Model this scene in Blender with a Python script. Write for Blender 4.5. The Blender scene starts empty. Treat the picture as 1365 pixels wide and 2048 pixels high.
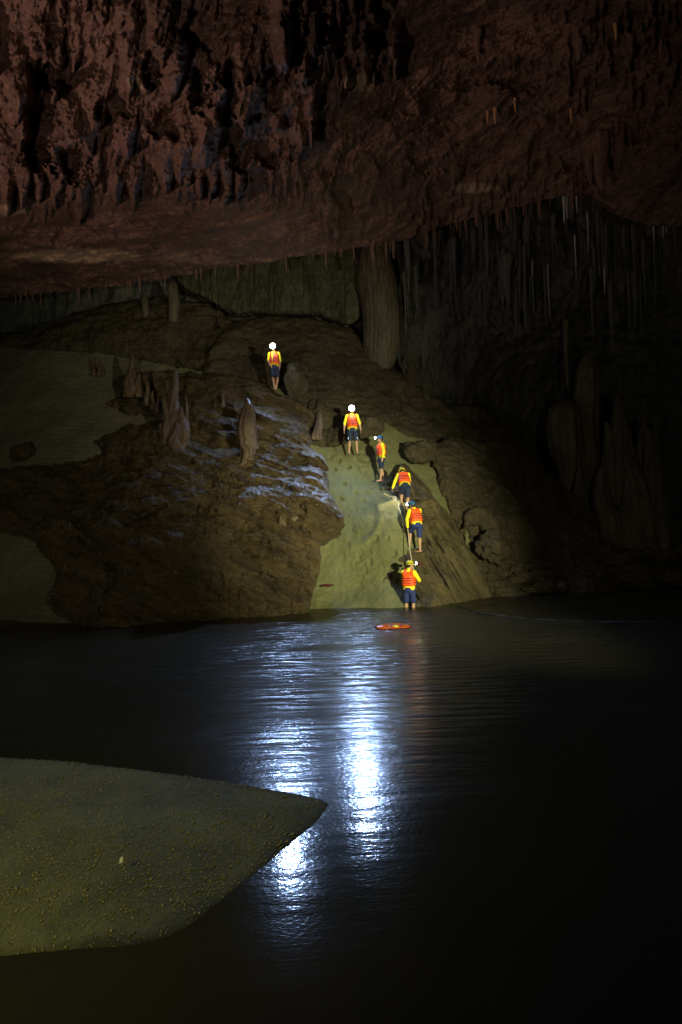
import bpy, math, random
import numpy as np
from mathutils import Vector, Matrix
random.seed(7); rng = np.random.default_rng(11)
scene = bpy.context.scene
COL = scene.collection
R = math.radians

# ------------------------------------------------------------------ camera
CAM_H, F, ROLL = 2.9, 1365.0, R(-2.0)     # eye height, focal length in photo pixels, tilt of the tripod
cd = bpy.data.cameras.new('camera'); cam = bpy.data.objects.new('camera', cd); COL.objects.link(cam)
cd.sensor_fit = 'VERTICAL'; cd.sensor_height = 36.0; cd.lens = 36.0 * F / 2048.0
cd.clip_start = 0.05; cd.clip_end = 400
cs, sn = math.cos(ROLL), math.sin(ROLL)
cam.matrix_world = Matrix(((cs, -sn, 0, 0), (0, 0, -1, 0), (sn, cs, 0, CAM_H), (0, 0, 0, 1)))
# camera x axis -> (cs,0,sn); y axis -> (-sn,0,cs); z axis -> (0,-1,0)
scene.camera = cam

# ------------------------------------------------------------------ world, exposure
w = bpy.data.worlds.new('World'); scene.world = w; w.use_nodes = True
bg = w.node_tree.nodes['Background']; bg.inputs[0].default_value = (0.55, 0.55, 0.42, 1); bg.inputs[1].default_value = 0.013
vs = scene.view_settings; vs.view_transform = 'Standard'; vs.look = 'None'; vs.exposure = 0; vs.gamma = 1
scene.cycles.max_bounces = 4; scene.cycles.diffuse_bounces = 2; scene.cycles.glossy_bounces = 3
scene.cycles.sample_clamp_indirect = 4.0; scene.cycles.caustics_reflective = False; scene.cycles.caustics_refractive = False

def spot(name, loc, target, power, color, size_deg, blend=0.8, radius=0.06, parent=None):
    l = bpy.data.lights.new(name, 'SPOT'); l.energy = power; l.color = color
    l.spot_size = R(size_deg); l.spot_blend = blend; l.shadow_soft_size = radius
    o = bpy.data.objects.new(name, l); COL.objects.link(o)
    o.location = loc
    o.rotation_euler = (Vector(target) - Vector(loc)).to_track_quat('-Z', 'Y').to_euler()
    if parent: o.parent = parent
    return o

def W(px, py, d):
    """a point seen at photo pixel (px,py) standing d metres away along the cave"""
    dx = np.asarray(px, float) - 682.5; dy = 1024.0 - np.asarray(py, float)
    X = dx * cs - dy * sn; Z = dx * sn + dy * cs
    k = np.asarray(d, float) / F
    return np.stack([X * k, np.asarray(d, float) + 0 * X, CAM_H + Z * k], -1)
def V(px, py, d): return Vector([float(c) for c in W(px, py, d)])
def ground(px, py, z=0.0):
    dx = px - 682.5; dy = 1024.0 - py
    Z = dx * sn + dy * cs
    d = (z - CAM_H) * F / Z
    return V(px, py, d)

# the torches of the party behind the camera, painting the cave with light, plus two added fill lights
spot('torch_on_sand_slope', (8.0, 1.5, 3.9), V(735, 1090, 22.5), 23000, (1.0, 0.95, 0.55), 32, 1.0, 0.08)
spot('torch_on_ridge', (7.4, 1.2, 3.9), V(590, 820, 25), 7000, (1.0, 0.93, 0.62), 38, 1.0, 0.07)
spot('torch_on_left_bank', (-3.5, 0.4, 3.4), V(180, 950, 23.5), 2250, (1.0, 0.94, 0.66), 50, 1.0, 0.10)
spot('fill_on_right_recess', (2.2, 0.5, 3.2), V(1180, 880, 28), 900, (1.0, 0.86, 0.66), 44, 1.0, 0.10)  # added fill, lifts the dim formations in the right recess
spot('torch_on_ceiling', (-9.8, 7.5, 3.4), V(-40, 215, 13), 2100, (1.0, 0.62, 0.50), 84, 0.9, 0.10)
spot('fill_on_ceiling_far', (-3.5, 1.0, 2.6), V(540, 170, 14), 1450, (1.0, 0.74, 0.62), 76, 1.0, 0.10)  # added fill that softens the black pits of the ceiling
spot('torch_on_sandbar', (-4.8, 1.0, 3.6), (-2.6, 6.6, 0), 620, (1.0, 0.93, 0.36), 80, 1.0, 0.08)

# ------------------------------------------------------------------ noise
def _hash(ix, iy, iz, seed):
    h = (ix * 374761393 + iy * 668265263 + iz * 2147483647 + seed * 1274126177) & 0xffffffff
    h = ((h ^ (h >> 13)) * 1274126177) & 0xffffffff
    h = (h ^ (h >> 16)) & 0xffffffff
    h = (h * 2246822519) & 0xffffffff
    return ((h ^ (h >> 15)) & 0xffffff) / float(0xffffff)
def vnoise(P, seed=0):
    P = np.asarray(P, float); i = np.floor(P).astype(np.int64); f = P - i
    f = f * f * f * (f * (f * 6 - 15) + 10); r = 0
    for dx in (0, 1):
        wx = f[..., 0] if dx else 1 - f[..., 0]
        for dy in (0, 1):
            wy = f[..., 1] if dy else 1 - f[..., 1]
            for dz in (0, 1):
                wz = f[..., 2] if dz else 1 - f[..., 2]
                r = r + wx * wy * wz * _hash(i[..., 0] + dx, i[..., 1] + dy, i[..., 2] + dz, seed)
    return r * 2 - 1
def fbm(P, oct=4, seed=0, gain=0.5, ridged=False):
    a, s, t = 1.0, 0, 0; P = np.asarray(P, float)
    for o in range(oct):
        n = vnoise(P * 2.03 ** o + 17.3 * o, seed + o)
        if ridged: n = 1 - 2 * np.abs(n)
        s = s + a * n; t += a; a *= gain
    return s / t

# ------------------------------------------------------------------ materials
def new_mat(name):
    m = bpy.data.materials.new(name); m.use_nodes = True
    return m, m.node_tree, m.node_tree.nodes['Principled BSDF']
def rock_mat(name, c1, c2, rough=0.75, scale=1.0, stretch=(1, 1, 1), bump=0.5, spec=0.35, wet=0.0, rot=(0, 0, 0), attr=None, wetsize=0.5, dist=0.05):
    m, nt, b = new_mat(name); N = nt.nodes; L = nt.links
    tc = N.new('ShaderNodeTexCoord'); mp = N.new('ShaderNodeMapping'); mp.inputs['Scale'].default_value = [scale * s for s in stretch]
    mr = N.new('ShaderNodeMapping'); mr.inputs['Rotation'].default_value = rot      # turn to the bedding first, then stretch along it
    L.new(tc.outputs['Object'], mr.inputs[0]); L.new(mr.outputs[0], mp.inputs[0])
    n1 = N.new('ShaderNodeTexNoise'); n1.inputs['Scale'].default_value = 0.9; n1.inputs['Detail'].default_value = 8; n1.inputs['Roughness'].default_value = 0.7
    n2 = N.new('ShaderNodeTexNoise'); n2.inputs['Scale'].default_value = 9; n2.inputs['Detail'].default_value = 9; n2.inputs['Roughness'].default_value = 0.72
    L.new(mp.outputs[0], n1.inputs[0]); L.new(mp.outputs[0], n2.inputs[0])
    mx = N.new('ShaderNodeMath'); mx.operation = 'MULTIPLY_ADD'; mx.inputs[1].default_value = 0.5
    L.new(n2.outputs[0], mx.inputs[0]); sc = N.new('ShaderNodeMath'); sc.operation = 'MULTIPLY'; sc.inputs[1].default_value = 0.5
    L.new(n1.outputs[0], sc.inputs[0]); L.new(sc.outputs[0], mx.inputs[2])
    cr = N.new('ShaderNodeValToRGB'); cr.color_ramp.elements[0].position = 0.40; cr.color_ramp.elements[1].position = 0.60
    cr.color_ramp.elements[0].color = (*c1, 1); cr.color_ramp.elements[1].color = (*c2, 1)
    L.new(mx.outputs[0], cr.inputs[0]); col = cr.outputs[0]
    if attr:
        at = N.new('ShaderNodeAttribute'); at.attribute_name = 'mineral_wet_or_light'
        ml = N.new('ShaderNodeMix'); ml.data_type = 'RGBA'; ml.inputs['B'].default_value = (*attr, 1)
        L.new(at.outputs['Fac'], ml.inputs['Factor']); L.new(col, ml.inputs['A']); col = ml.outputs['Result']
    L.new(col, b.inputs['Base Color'])
    b.inputs['Specular IOR Level'].default_value = spec
    if wet > 0:
        n3 = N.new('ShaderNodeTexNoise'); n3.inputs['Scale'].default_value = wetsize; n3.inputs['Detail'].default_value = 3
        L.new(mp.outputs[0], n3.inputs[0])
        r3 = N.new('ShaderNodeMapRange'); r3.inputs[1].default_value = 0.42; r3.inputs[2].default_value = 0.58; r3.inputs[3].default_value = rough; r3.inputs[4].default_value = wet
        L.new(n3.outputs[0], r3.inputs[0]); L.new(r3.outputs[0], b.inputs['Roughness'])
    else: b.inputs['Roughness'].default_value = rough
    bp = N.new('ShaderNodeBump'); bp.inputs['Strength'].default_value = bump; bp.inputs['Distance'].default_value = dist
    L.new(n2.outputs[0], bp.inputs['Height']); L.new(bp.outputs[0], b.inputs['Normal'])
    return m
M = {}
M['ceiling'] = rock_mat('ceiling_rock', (0.085, 0.052, 0.040), (0.24, 0.150, 0.115), 0.7, 1.0, (1, 1, 0.6), 0.9, 0.3, attr=(0.52, 0.40, 0.26), dist=0.09)
M['wall'] = rock_mat('wall_rock', (0.05, 0.055, 0.050), (0.14, 0.145, 0.125), 0.8, 1.0, (1, 1, 0.22), 0.9, 0.3, dist=0.08)
M['curtain'] = rock_mat('curtain_calcite', (0.035, 0.038, 0.022), (0.095, 0.095, 0.052), 0.6, 1.6, (1, 1, 0.12), 0.8, 0.4, dist=0.05)
M['brown'] = rock_mat('brown_rock', (0.034, 0.029, 0.016), (0.115, 0.094, 0.052), 0.7, 1.2, (1, 1, 1), 1.0, 0.4, wet=0.45, dist=0.12)
M['boulder'] = rock_mat('wet_brown_flowstone', (0.020, 0.014, 0.007), (0.150, 0.105, 0.042), 0.62, 1.3, (0.45, 1.0, 2.4), 1.0, 0.6, wet=0.20, rot=(0, R(-27), 0), dist=0.13, wetsize=0.8)
M['fin'] = rock_mat('striped_rock', (0.014, 0.011, 0.005), (0.22, 0.18, 0.08), 0.55, 2.0, (2.2, 1.0, 0.16), 1.0, 0.5, rot=(0, R(28), 0), dist=0.16)
M['column'] = rock_mat('column_calcite', (0.05, 0.044, 0.026), (0.15, 0.13, 0.08), 0.6, 1.4, (1, 1, 0.25), 0.8, 0.4, dist=0.05)
M['stalag'] = rock_mat('stalagmite_calcite', (0.026, 0.017, 0.010), (0.15, 0.098, 0.055), 0.45, 2.2, (1, 1, 0.4), 1.0, 0.6, wet=0.25, dist=0.05)
M['pale'] = rock_mat('pale_calcite', (0.30, 0.30, 0.28), (0.62, 0.62, 0.58), 0.5, 2.5, (1, 1, 0.3), 0.8, 0.5, dist=0.03)
M['orange_calcite'] = rock_mat('orange_calcite', (0.34, 0.16, 0.06), (0.62, 0.36, 0.16), 0.5, 2.5, (1, 1, 0.3), 0.8, 0.5, dist=0.03)
M['sand'] = rock_mat('damp_sand', (0.118, 0.126, 0.058), (0.165, 0.172, 0.082), 0.85, 1.0, (1, 1, 1), 0.8, 0.25, dist=0.04, attr=(0.122, 0.116, 0.076))  # attr: greyer tint that paints in the light on the left bank
def simple(name, c, rough=0.6, emit=0, spec=0.4, noise=0.12, scale=30, bump=0.2, ecol=None):
    m, nt, b = new_mat(name); N = nt.nodes; L = nt.links
    tc = N.new('ShaderNodeTexCoord'); n = N.new('ShaderNodeTexNoise'); n.inputs['Scale'].default_value = scale; n.inputs['Detail'].default_value = 4
    L.new(tc.outputs['Object'], n.inputs[0])
    cr = N.new('ShaderNodeValToRGB'); cr.color_ramp.elements[0].position = 0.3; cr.color_ramp.elements[1].position = 0.7
    cr.color_ramp.elements[0].color = (*[x * (1 - noise) for x in c], 1); cr.color_ramp.elements[1].color = (*[min(1, x * (1 + noise)) for x in c], 1)
    L.new(n.outputs[0], cr.inputs[0]); L.new(cr.outputs[0], b.inputs['Base Color'])
    b.inputs['Roughness'].default_value = rough; b.inputs['Specular IOR Level'].default_value = spec
    bp = N.new('ShaderNodeBump'); bp.inputs['Strength'].default_value = bump; bp.inputs['Distance'].default_value = 0.01
    L.new(n.outputs[0], bp.inputs['Height']); L.new(bp.outputs[0], b.inputs['Normal'])
    if emit: b.inputs['Emission Color'].default_value = (*(ecol or c), 1); b.inputs['Emission Strength'].default_value = emit
    return m
M['skin'] = simple('skin', (0.45, 0.27, 0.17), 0.55, scale=18)
M['yellow'] = simple('yellow_shirt_cloth', (0.90, 0.80, 0.02), 0.8, scale=11, bump=0.9)
M['orange'] = simple('orange_vest_nylon', (1.0, 0.115, 0.010), 0.55, scale=11, bump=0.7)
M['strap'] = simple('purple_strap_webbing', (0.16, 0.012, 0.055), 0.7)
M['navy'] = simple('navy_shorts_cloth', (0.018, 0.030, 0.065), 0.85)
M['blueshort'] = simple('dark_blue_shorts_cloth', (0.022, 0.035, 0.15), 0.85)
M['trim'] = simple('pale_blue_trim', (0.55, 0.65, 0.8), 0.6)
M['hyellow'] = simple('yellow_helmet_plastic', (0.60, 0.55, 0.03), 0.35, bump=0.02)
M['hblue'] = simple('blue_helmet_plastic', (0.03, 0.16, 0.38), 0.35, bump=0.02)
M['black'] = simple('black_plastic', (0.02, 0.02, 0.022), 0.4)
M['hair'] = simple('dark_hair', (0.02, 0.014, 0.01), 0.6)
M['lens'] = simple('lit_lamp_lens', (0.9, 0.95, 1.0), 0.3, emit=60, ecol=(0.82, 0.90, 1.0), bump=0)
M['eye'] = simple('eye', (0.03, 0.02, 0.015), 0.2)
M['rope'] = simple('pale_rope', (0.55, 0.50, 0.34), 0.8, scale=60)
M['red'] = simple('dark_red_cloth', (0.07, 0.008, 0.010), 0.8)
M['white'] = simple('white_stone', (0.75, 0.75, 0.72), 0.6)

# ------------------------------------------------------------------ helpers
def tag(o, label=None, cat=None, group=None, kind=None):
    if label: o['label'] = label
    if cat: o['category'] = cat
    if group: o['group'] = group
    if kind: o['kind'] = kind
    return o
def mesh_obj(name, verts, faces, mat, parent=None, smooth=True, local=None):
    me = bpy.data.meshes.new(name)
    verts = np.asarray(verts, float)
    me.from_pydata(verts.tolist() if len(verts) < 3000 else [], [], [list(map(int, f)) for f in faces] if len(verts) < 3000 else [])
    if len(verts) >= 3000:
        fa = [np.asarray(f) for f in faces] if not isinstance(faces, np.ndarray) else faces
        me.vertices.add(len(verts)); me.vertices.foreach_set('co', verts.astype(np.float32).ravel())
        if isinstance(fa, np.ndarray):
            k = fa.shape[1]; n = len(fa); flat = fa.astype(np.int32).ravel(); st = np.arange(n, dtype=np.int32) * k; tot = np.full(n, k, np.int32)
        else:
            flat = np.concatenate(fa).astype(np.int32); tot = np.array([len(f) for f in fa], np.int32); st = np.concatenate([[0], np.cumsum(tot)[:-1]]).astype(np.int32)
        me.loops.add(len(flat)); me.loops.foreach_set('vertex_index', flat)
        me.polygons.add(len(st)); me.polygons.foreach_set('loop_start', st); me.polygons.foreach_set('loop_total', tot)
        me.update(calc_edges=True); me.validate()
    if smooth: me.polygons.foreach_set('use_smooth', [True] * len(me.polygons))
    for mm in (mat if isinstance(mat, (list, tuple)) else [mat]): me.materials.append(mm)
    o = bpy.data.objects.new(name, me); COL.objects.link(o)
    if parent: o.parent = parent
    return o
def sdf(X, Y, poly):
    P = np.array(poly, float); Q = np.roll(P, -1, 0)
    d2 = np.full(X.shape, 1e12); ins = np.zeros(X.shape, bool)
    for (ax, ay), (bx, by) in zip(P, Q):
        ex, ey = bx - ax, by - ay; t = np.clip(((X - ax) * ex + (Y - ay) * ey) / (ex * ex + ey * ey + 1e-9), 0, 1)
        d2 = np.minimum(d2, (X - ax - t * ex) ** 2 + (Y - ay - t * ey) ** 2)
        if ay != by: ins ^= ((ay > Y) != (by > Y)) & (X < (bx - ax) * (Y - ay) / (by - ay) + ax)
    return np.sqrt(d2) * np.where(ins, 1, -1)
def tps(ctrl):
    C = np.array(ctrl, float); p = C[:, :2] / 500.; n = len(p)
    def U(r2): return 0.5 * r2 * np.log(r2 + 1e-9)
    K = U(((p[:, None] - p[None]) ** 2).sum(-1)) + np.eye(n) * 1e-3
    A = np.zeros((n + 3, n + 3)); A[:n, :n] = K; A[:n, n] = 1; A[:n, n + 1:] = p; A[n, :n] = 1; A[n + 1:, :n] = p.T
    s = np.linalg.solve(A, np.concatenate([C[:, 2], [0, 0, 0]]))
    def f(X, Y):
        X = np.asarray(X, float) / 500.; Y = np.asarray(Y, float) / 500.; r = s[n] + s[n + 1] * X + s[n + 2] * Y
        for k in range(n): r = r + s[k] * U((X - p[k, 0]) ** 2 + (Y - p[k, 1]) ** 2)
        return r
    return f
SHEETS = {}
def relief(name, poly, ctrl, mat, step=2.0, thick=2.5, disp=None, ragged=6.0, rround=0.0, rwidth=30.0, rag_scale=25.0, mineral_wet_or_light=None, seed=0, rim_below=None, rim_vec=None):
    P = np.array(poly, float); x0, y0 = P.min(0) - 12; x1, y1 = P.max(0) + 12
    X, Y = np.meshgrid(np.arange(x0, x1, step), np.arange(y0, y1, step))
    S = sdf(X, Y, poly)
    if ragged: S = S + ragged * fbm(np.stack([X / rag_scale, Y / rag_scale, 0 * X + seed], -1), 4, seed + 50, 0.6)
    f = tps(ctrl); D = f(X, Y)
    if rround:
        t = np.clip(S / rwidth, 0, 1); D = D + rround * (1 - np.sqrt(np.clip(1 - (1 - t) ** 2, 0, 1)))
    SHEETS[name] = (x0, y0, step, None)
    if disp is not None:
        P3 = W(X, Y, D); D = D - disp(P3, X, Y, S)
    SHEETS[name] = (x0, y0, step, D)
    P3 = W(X, Y, D)
    ok = S > 0
    q = ok[:-1, :-1] & ok[1:, :-1] & ok[:-1, 1:] & ok[1:, 1:]
    idx = np.arange(X.size).reshape(X.shape)
    a, b, c, d = idx[:-1, :-1][q], idx[:-1, 1:][q], idx[1:, 1:][q], idx[1:, :-1][q]
    quads = np.stack([a, d, c, b], 1)
    # boundary edges -> a rim going back, so the rock has thickness
    E = np.concatenate([quads[:, [0, 1]], quads[:, [1, 2]], quads[:, [2, 3]], quads[:, [3, 0]]])
    key = np.sort(E, 1); key = key[:, 0] * X.size + key[:, 1]
    u, inv, cnt = np.unique(key, return_inverse=True, return_counts=True)
    B = E[cnt[inv] == 1]
    if rim_below is not None: B = B[Y.reshape(-1)[B[:, 0]] > rim_below]
    used = np.unique(quads); remap = -np.ones(X.size, int); remap[used] = np.arange(len(used))
    verts = P3.reshape(-1, 3)[used]; quads = remap[quads]
    faces = [quads]
    if thick and len(B):
        bv = np.unique(B); r2 = -np.ones(X.size, int); r2[bv] = len(used) + np.arange(len(bv))
        Db = D.reshape(-1)[bv] + thick
        # the rim closes inwards a little behind the edge
        back = W(X.reshape(-1)[bv], Y.reshape(-1)[bv], Db)
        front = P3.reshape(-1, 3)[bv]; cen = verts.mean(0)
        back = front + np.array([0, thick, 0]) + (cen - front) * np.array([0.10, 0, 0.10])
        if rim_vec is not None: back = front + np.array(rim_vec)
        verts = np.concatenate([verts, back])
        faces.append(np.stack([remap[B[:, 1]], remap[B[:, 0]], r2[B[:, 0]], r2[B[:, 1]]], 1))
    o = mesh_obj(name, verts, np.concatenate(faces), mat)
    if mineral_wet_or_light is not None:
        at = o.data.attributes.new('mineral_wet_or_light', 'FLOAT', 'POINT')
        v = np.clip(mineral_wet_or_light(X, Y, P3), 0, 1).reshape(-1)[used]
        v = np.concatenate([v, np.zeros(len(verts) - len(v))]) if len(verts) > len(v) else v
        at.data.foreach_set('value', v.astype(np.float32))
    return o
def depth_on(name, px, py):
    x0, y0, step, D = SHEETS[name]
    i = int(round((py - y0) / step)); j = int(round((px - x0) / step))
    i = min(max(i, 0), D.shape[0] - 1); j = min(max(j, 0), D.shape[1] - 1)
    return float(D[i, j])

# ------------------------------------------------------------------ back wall and side walls of the cave
def d_wall(P, X, Y, S):
    Q = P * np.array([1.6, 1.6, 0.25]); lo = P * 0.22
    wp = 0.9 * fbm(P * 0.5, 3, 15)[..., None]; drip = np.clip(fbm((P + wp) * np.array([1.9, 1.2, 0.30]) + 5, 5, 9, 0.62, ridged=True), -0.3, 1) * (0.6 + 0.8 * vnoise(P * 0.35, 19))
    return 1.3 * fbm(lo, 3, 3) + 0.40 * fbm(Q + wp, 4, 4, ridged=True) + 0.45 * drip + 0.12 * fbm(P * 3, 3, 6)
back_wall = relief('cave_wall', [(-260, 300), (1640, 250), (1640, 1260), (-260, 1260)],
    [(-200, 450, 33), (-200, 1200, 33), (400, 500, 31.5), (400, 900, 31), (800, 450, 30.5), (800, 800, 30.5), (1100, 420, 30), (1100, 640, 31),
     (1100, 760, 35), (1400, 450, 29), (1400, 640, 30), (1400, 760, 34), (1100, 1150, 34), (1500, 1150, 32), (700, 1200, 31)],
    M['wall'], 3.0, 3.0, d_wall, ragged=0)
tag(back_wall, 'dark back wall of the cave, fluted with hanging calcite', kind='structure')

# ------------------------------------------------------------------ ceiling
pend = []
def add_p(x, y, wd, ln, a): pend.append((x, y, wd, ln, a))
for i in range(40):
    add_p(rng.uniform(-60, 620), rng.uniform(120, 400), rng.uniform(24, 46), rng.uniform(110, 220), rng.uniform(0.7, 1.3))
for i in range(110):
    x = rng.uniform(-80, 690); add_p(x, rng.uniform(-20, 425 - 0.03 * x), rng.uniform(8, 20), rng.uniform(45, 120), rng.uniform(0.25, 0.6))
for i in range(50):
    add_p(rng.uniform(560, 810), rng.uniform(10, 190), rng.uniform(7, 24), rng.uniform(70, 190), rng.uniform(0.4, 1.1))
for x, y, wd, ln, a in ((12, 432, 30, 190, 1.6), (45, 420, 22, 170, 1.5), (78, 408, 20, 150, 1.2), (162, 450, 26, 170, 1.2), (235, 412, 30, 170, 1.3), (265, 408, 22, 130, 1.2),
                        (330, 385, 30, 140, 1.3), (360, 372, 26, 130, 1.2), (400, 400, 18, 130, 1.4), (425, 405, 17, 140, 1.5), (452, 412, 18, 140, 1.5), (478, 405, 15, 130, 1.4),
                        (655, 470, 26, 140, 1.0), (672, 492, 18, 120, 1.0), (640, 440, 16, 110, 0.9), (600, 330, 40, 320, 1.1), (622, 300, 26, 340, 1.1), (140, 400, 24, 120, 1.0), (190, 372, 30, 110, 1.0), (110, 420, 14, 90, 0.9)):
    add_p(x, y, wd, ln, a)
for i in range(110):      # fine fringe under the drapery
    x = rng.uniform(470, 680); add_p(x, 395 + rng.uniform(-22, 30), rng.uniform(3.0, 6), rng.uniform(22, 60), rng.uniform(0.12, 0.34))
for i in range(90):      # tips along the foot of the drapery further left
    x = rng.uniform(-60, 480); add_p(x, np.interp(x, [-60, 100, 250, 480], [430, 430, 415, 405]) + rng.uniform(-70, 14), rng.uniform(3.0, 7), rng.uniform(22, 60), rng.uniform(0.15, 0.4))
for i in range(110):      # right rim fringe
    x = rng.uniform(820, 1330); yl = np.interp(x, [820, 930, 1000, 1100, 1180, 1330], [470, 440, 425, 395, 380, 250]); add_p(x, yl + rng.uniform(-60, 10), rng.uniform(3.0, 7), rng.uniform(20, 60), rng.uniform(0.15, 0.35))
for i in range(80):
    x = rng.uniform(1120, 1400); add_p(x, rng.uniform(30, 240), rng.uniform(4, 11), rng.uniform(30, 90), rng.uniform(0.2, 0.5))
for i in range(26):
    x = rng.uniform(-60, 110); add_p(x, 600 + rng.uniform(-8, 22), rng.uniform(5, 9), rng.uniform(20, 50), rng.uniform(0.2, 0.4))
def d_ceil(P, X, Y, S):
    r = np.zeros(X.shape); Z0 = 0 * X
    wob = 6 * fbm(np.stack([X / 30, Y / 40, Z0], -1), 3, 71); wob2 = 3.5 * fbm(np.stack([X / 9, Y / 26, Z0], -1), 3, 72)
    for (x, y, wd, ln, a) in pend:
        sel = (np.abs(X - x) < wd + 12) & (Y > y - ln - 8) & (Y < y + 12)
        if not sel.any(): continue
        xs = X[sel] + wob[sel] + wob2[sel]; ys = Y[sel] + wob[sel] * 0.9
        t = np.clip((ys - (y - ln)) / ln, 0, 1.0)           # 0 at the root, 1 at the tip
        half = wd * (1 - t ** 2.2) ** 0.8 + 0.6
        u = np.clip(np.abs(xs - x) / (half + 1e-3), 0, 1)
        prof = np.sqrt(1 - u ** 2) * (0.15 + 0.85 * t) * np.clip(t * 3, 0, 1) * (ys < y)
        r[sel] = np.maximum(r[sel], a * prof) + 0.3 * np.minimum(r[sel], a * prof)
    left = np.clip((780 - X) / 260, 0, 1); up = np.clip((455 - Y) / 60, 0, 1)
    rough = 0.30 + 0.70 * left * up
    big = 0.95 * fbm(P * np.array([0.30, 0.30, 0.30]), 3, 21)
    wx_ = 45 * fbm(np.stack([X / 110, Y / 90, Z0], -1), 3, 33); wy_ = 30 * fbm(np.stack([X / 120, Y / 80, Z0], -1), 3, 34)
    XX = X * math.cos(R(26)) - (Y + wy_) * math.sin(R(26)); YY = (X + wx_) * math.sin(R(26)) + (Y + wy_) * math.cos(R(26))
    beds = fbm(np.stack([XX / 170, YY / 60, Z0], -1), 3, 31, 0.5)
    beds = beds + 0.5 * fbm(np.stack([XX / 70, YY / 30, Z0], -1), 4, 37, 0.6, ridged=True)
    vert = fbm(P * np.array([2.2, 1.0, 0.45]) + 0.4 * wob[..., None] / 6, 4, 41, 0.6, ridged=True)
    folds = fbm(np.stack([(X + wob + 0.25 * Y) / 17, Y / 75, Z0], -1), 3, 43, 0.6, ridged=True)
    fine = fbm(P * 3.5, 4, 61, 0.65); gritty = fbm(P * 11, 3, 63, 0.6)
    hx_ = X + 34 * fbm(np.stack([X / 38, Y / 38, Z0], -1), 4, 75, 0.6); hy_ = Y + 40 * fbm(np.stack([X / 30, Y / 44, Z0 + 9], -1), 4, 76, 0.6)
    hol = np.zeros(X.shape)
    for (hx, hy, rx, ry, a) in ((105, 150, 26, 36, 1.7), (85, 275, 30, 80, 2.0), (525, 300, 66, 30, 1.9), (462, 230, 20, 100, 1.7), (400, 190, 18, 40, 1.0), (330, 250, 24, 30, 0.9), (595, 60, 12, 70, 1.2),
                                (230, 215, 30, 30, 1.0), (760, 60, 20, 80, 1.0), (150, 330, 30, 34, 0.9), (560, 180, 22, 40, 0.9), (1000, 150, 120, 22, 1.0), (400, 60, 30, 30, 0.8), (690, 400, 24, 60, 0.9), (900, 330, 80, 14, 0.8), (300, 130, 20, 30, 0.8)):
        q = ((hx_ - hx) / rx) ** 2 + ((hy_ - hy) / ry) ** 2
        hol = np.maximum(hol, a * np.clip(1.25 - q, 0, 1) ** 0.8)
    low = np.clip((560 - Y) / 80, 0.12, 1)
    return big + r * (1 - np.clip(hol, 0, 1) * 0.8) + rough * (0.16 * vert + 0.20 * folds * up) + 0.42 * left * fbm(np.stack([(XX * 1.0) / 80, YY / 34, Z0 + 3], -1), 3, 45, 0.5) + (1 - left * 0.75) * low * 0.62 * beds + (0.10 + 0.06 * left) * fine + 0.035 * gritty - 0.42 * hol + 0.42 * (1 - up) * fbm(P * 0.9, 3, 91) + 0.22 * (1 - up) * fbm(P * np.array([2.5, 1.2, 1]), 3, 93, ridged=True)
def m_ceil(X, Y, P):
    v = np.zeros(X.shape); n = fbm(np.stack([X / 14, Y / 9, 0 * X], -1), 3, 5)
    for (x, y, rx, ry, a) in ((150, 512, 105, 13, 0.75), (275, 160, 18, 20, 0.8), (722, 165, 34, 16, 0.6), (950, 375, 40, 10, 0.6), (20, 420, 36, 10, 0.5)):
        v = np.maximum(v, a * np.clip(1.6 - ((X - x) / rx) ** 2 - ((Y - y) / ry) ** 2 + 0.5 * n, 0, 1))
    return v
lip = [(-260, 605), (0, 600), (60, 592), (200, 577), (330, 560), (400, 546), (560, 521), (690, 503), (780, 490), (850, 466), (930, 442), (1000, 425), (1100, 398), (1180, 388), (1215, 385), (1235, 432), (1290, 450), (1365, 455), (1640, 450)]
ceil = relief('cave_ceiling', [(-260, -260), (1640, -260)] + lip[::-1],
    [(-200, -200, 9.5), (700, -200, 10), (1500, -200, 10.5), (0, 0, 12), (700, 0, 12.5), (1365, 0, 13), (0, 300, 15.0), (700, 300, 17), (1365, 300, 18), (0, 420, 18.0), (450, 420, 19), (0, 600, 26), (400, 540, 25), (700, 500, 25), (1000, 425, 23.5), (1200, 390, 21), (1300, 450, 20.5), (1600, 450, 20)],
    M['ceiling'], 2.0, 9.0, d_ceil, ragged=5, mineral_wet_or_light=m_ceil, rim_below=340, rim_vec=(0, 6, 4.2))
tag(ceil, 'reddish brown cave ceiling crowded with hanging stalactites', kind='structure')

# ------------------------------------------------------------------ sand
def d_sand(P, X, Y, S):
    r = 0.30 * fbm(P * 0.5, 3, 81) + 0.06 * fbm(P * np.array([2.6, 2.2, 1.6]), 4, 82, 0.6) + 0.03 * fbm(P * np.array([7, 7, 7]), 3, 83)
    # footprints and small slips on the upper part of the climb
    foot = fbm(P * np.array([5.5, 5.5, 4.0]), 2, 84); zone = np.exp(-(((X - 690) / 70) ** 2 + ((Y - 950) / 60) ** 2)) + 0.6 * np.exp(-(((X - 770) / 60) ** 2 + ((Y - 1110) / 60) ** 2))
    r = r - 0.24 * np.clip(foot - 0.25, 0, 1) * zone * 2
    # wind- and water-laid ripples on the left beach
    r = r + 0.012 * np.sin(P[..., 2] * 40 + 4 * fbm(P * 0.8, 2, 86)) * np.clip((400 - X) / 200, 0, 1)
    # a worn hollow with a lip in the middle of the slope
    q = (X - 705) ** 2 / 55. ** 2 + (Y - 1030) ** 2 / 60. ** 2
    r = r - 0.14 * np.exp(-q) + 0.10 * np.exp(-((np.sqrt(q) - 1.0) / 0.12) ** 2) * (X > 700)
    return r
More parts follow.
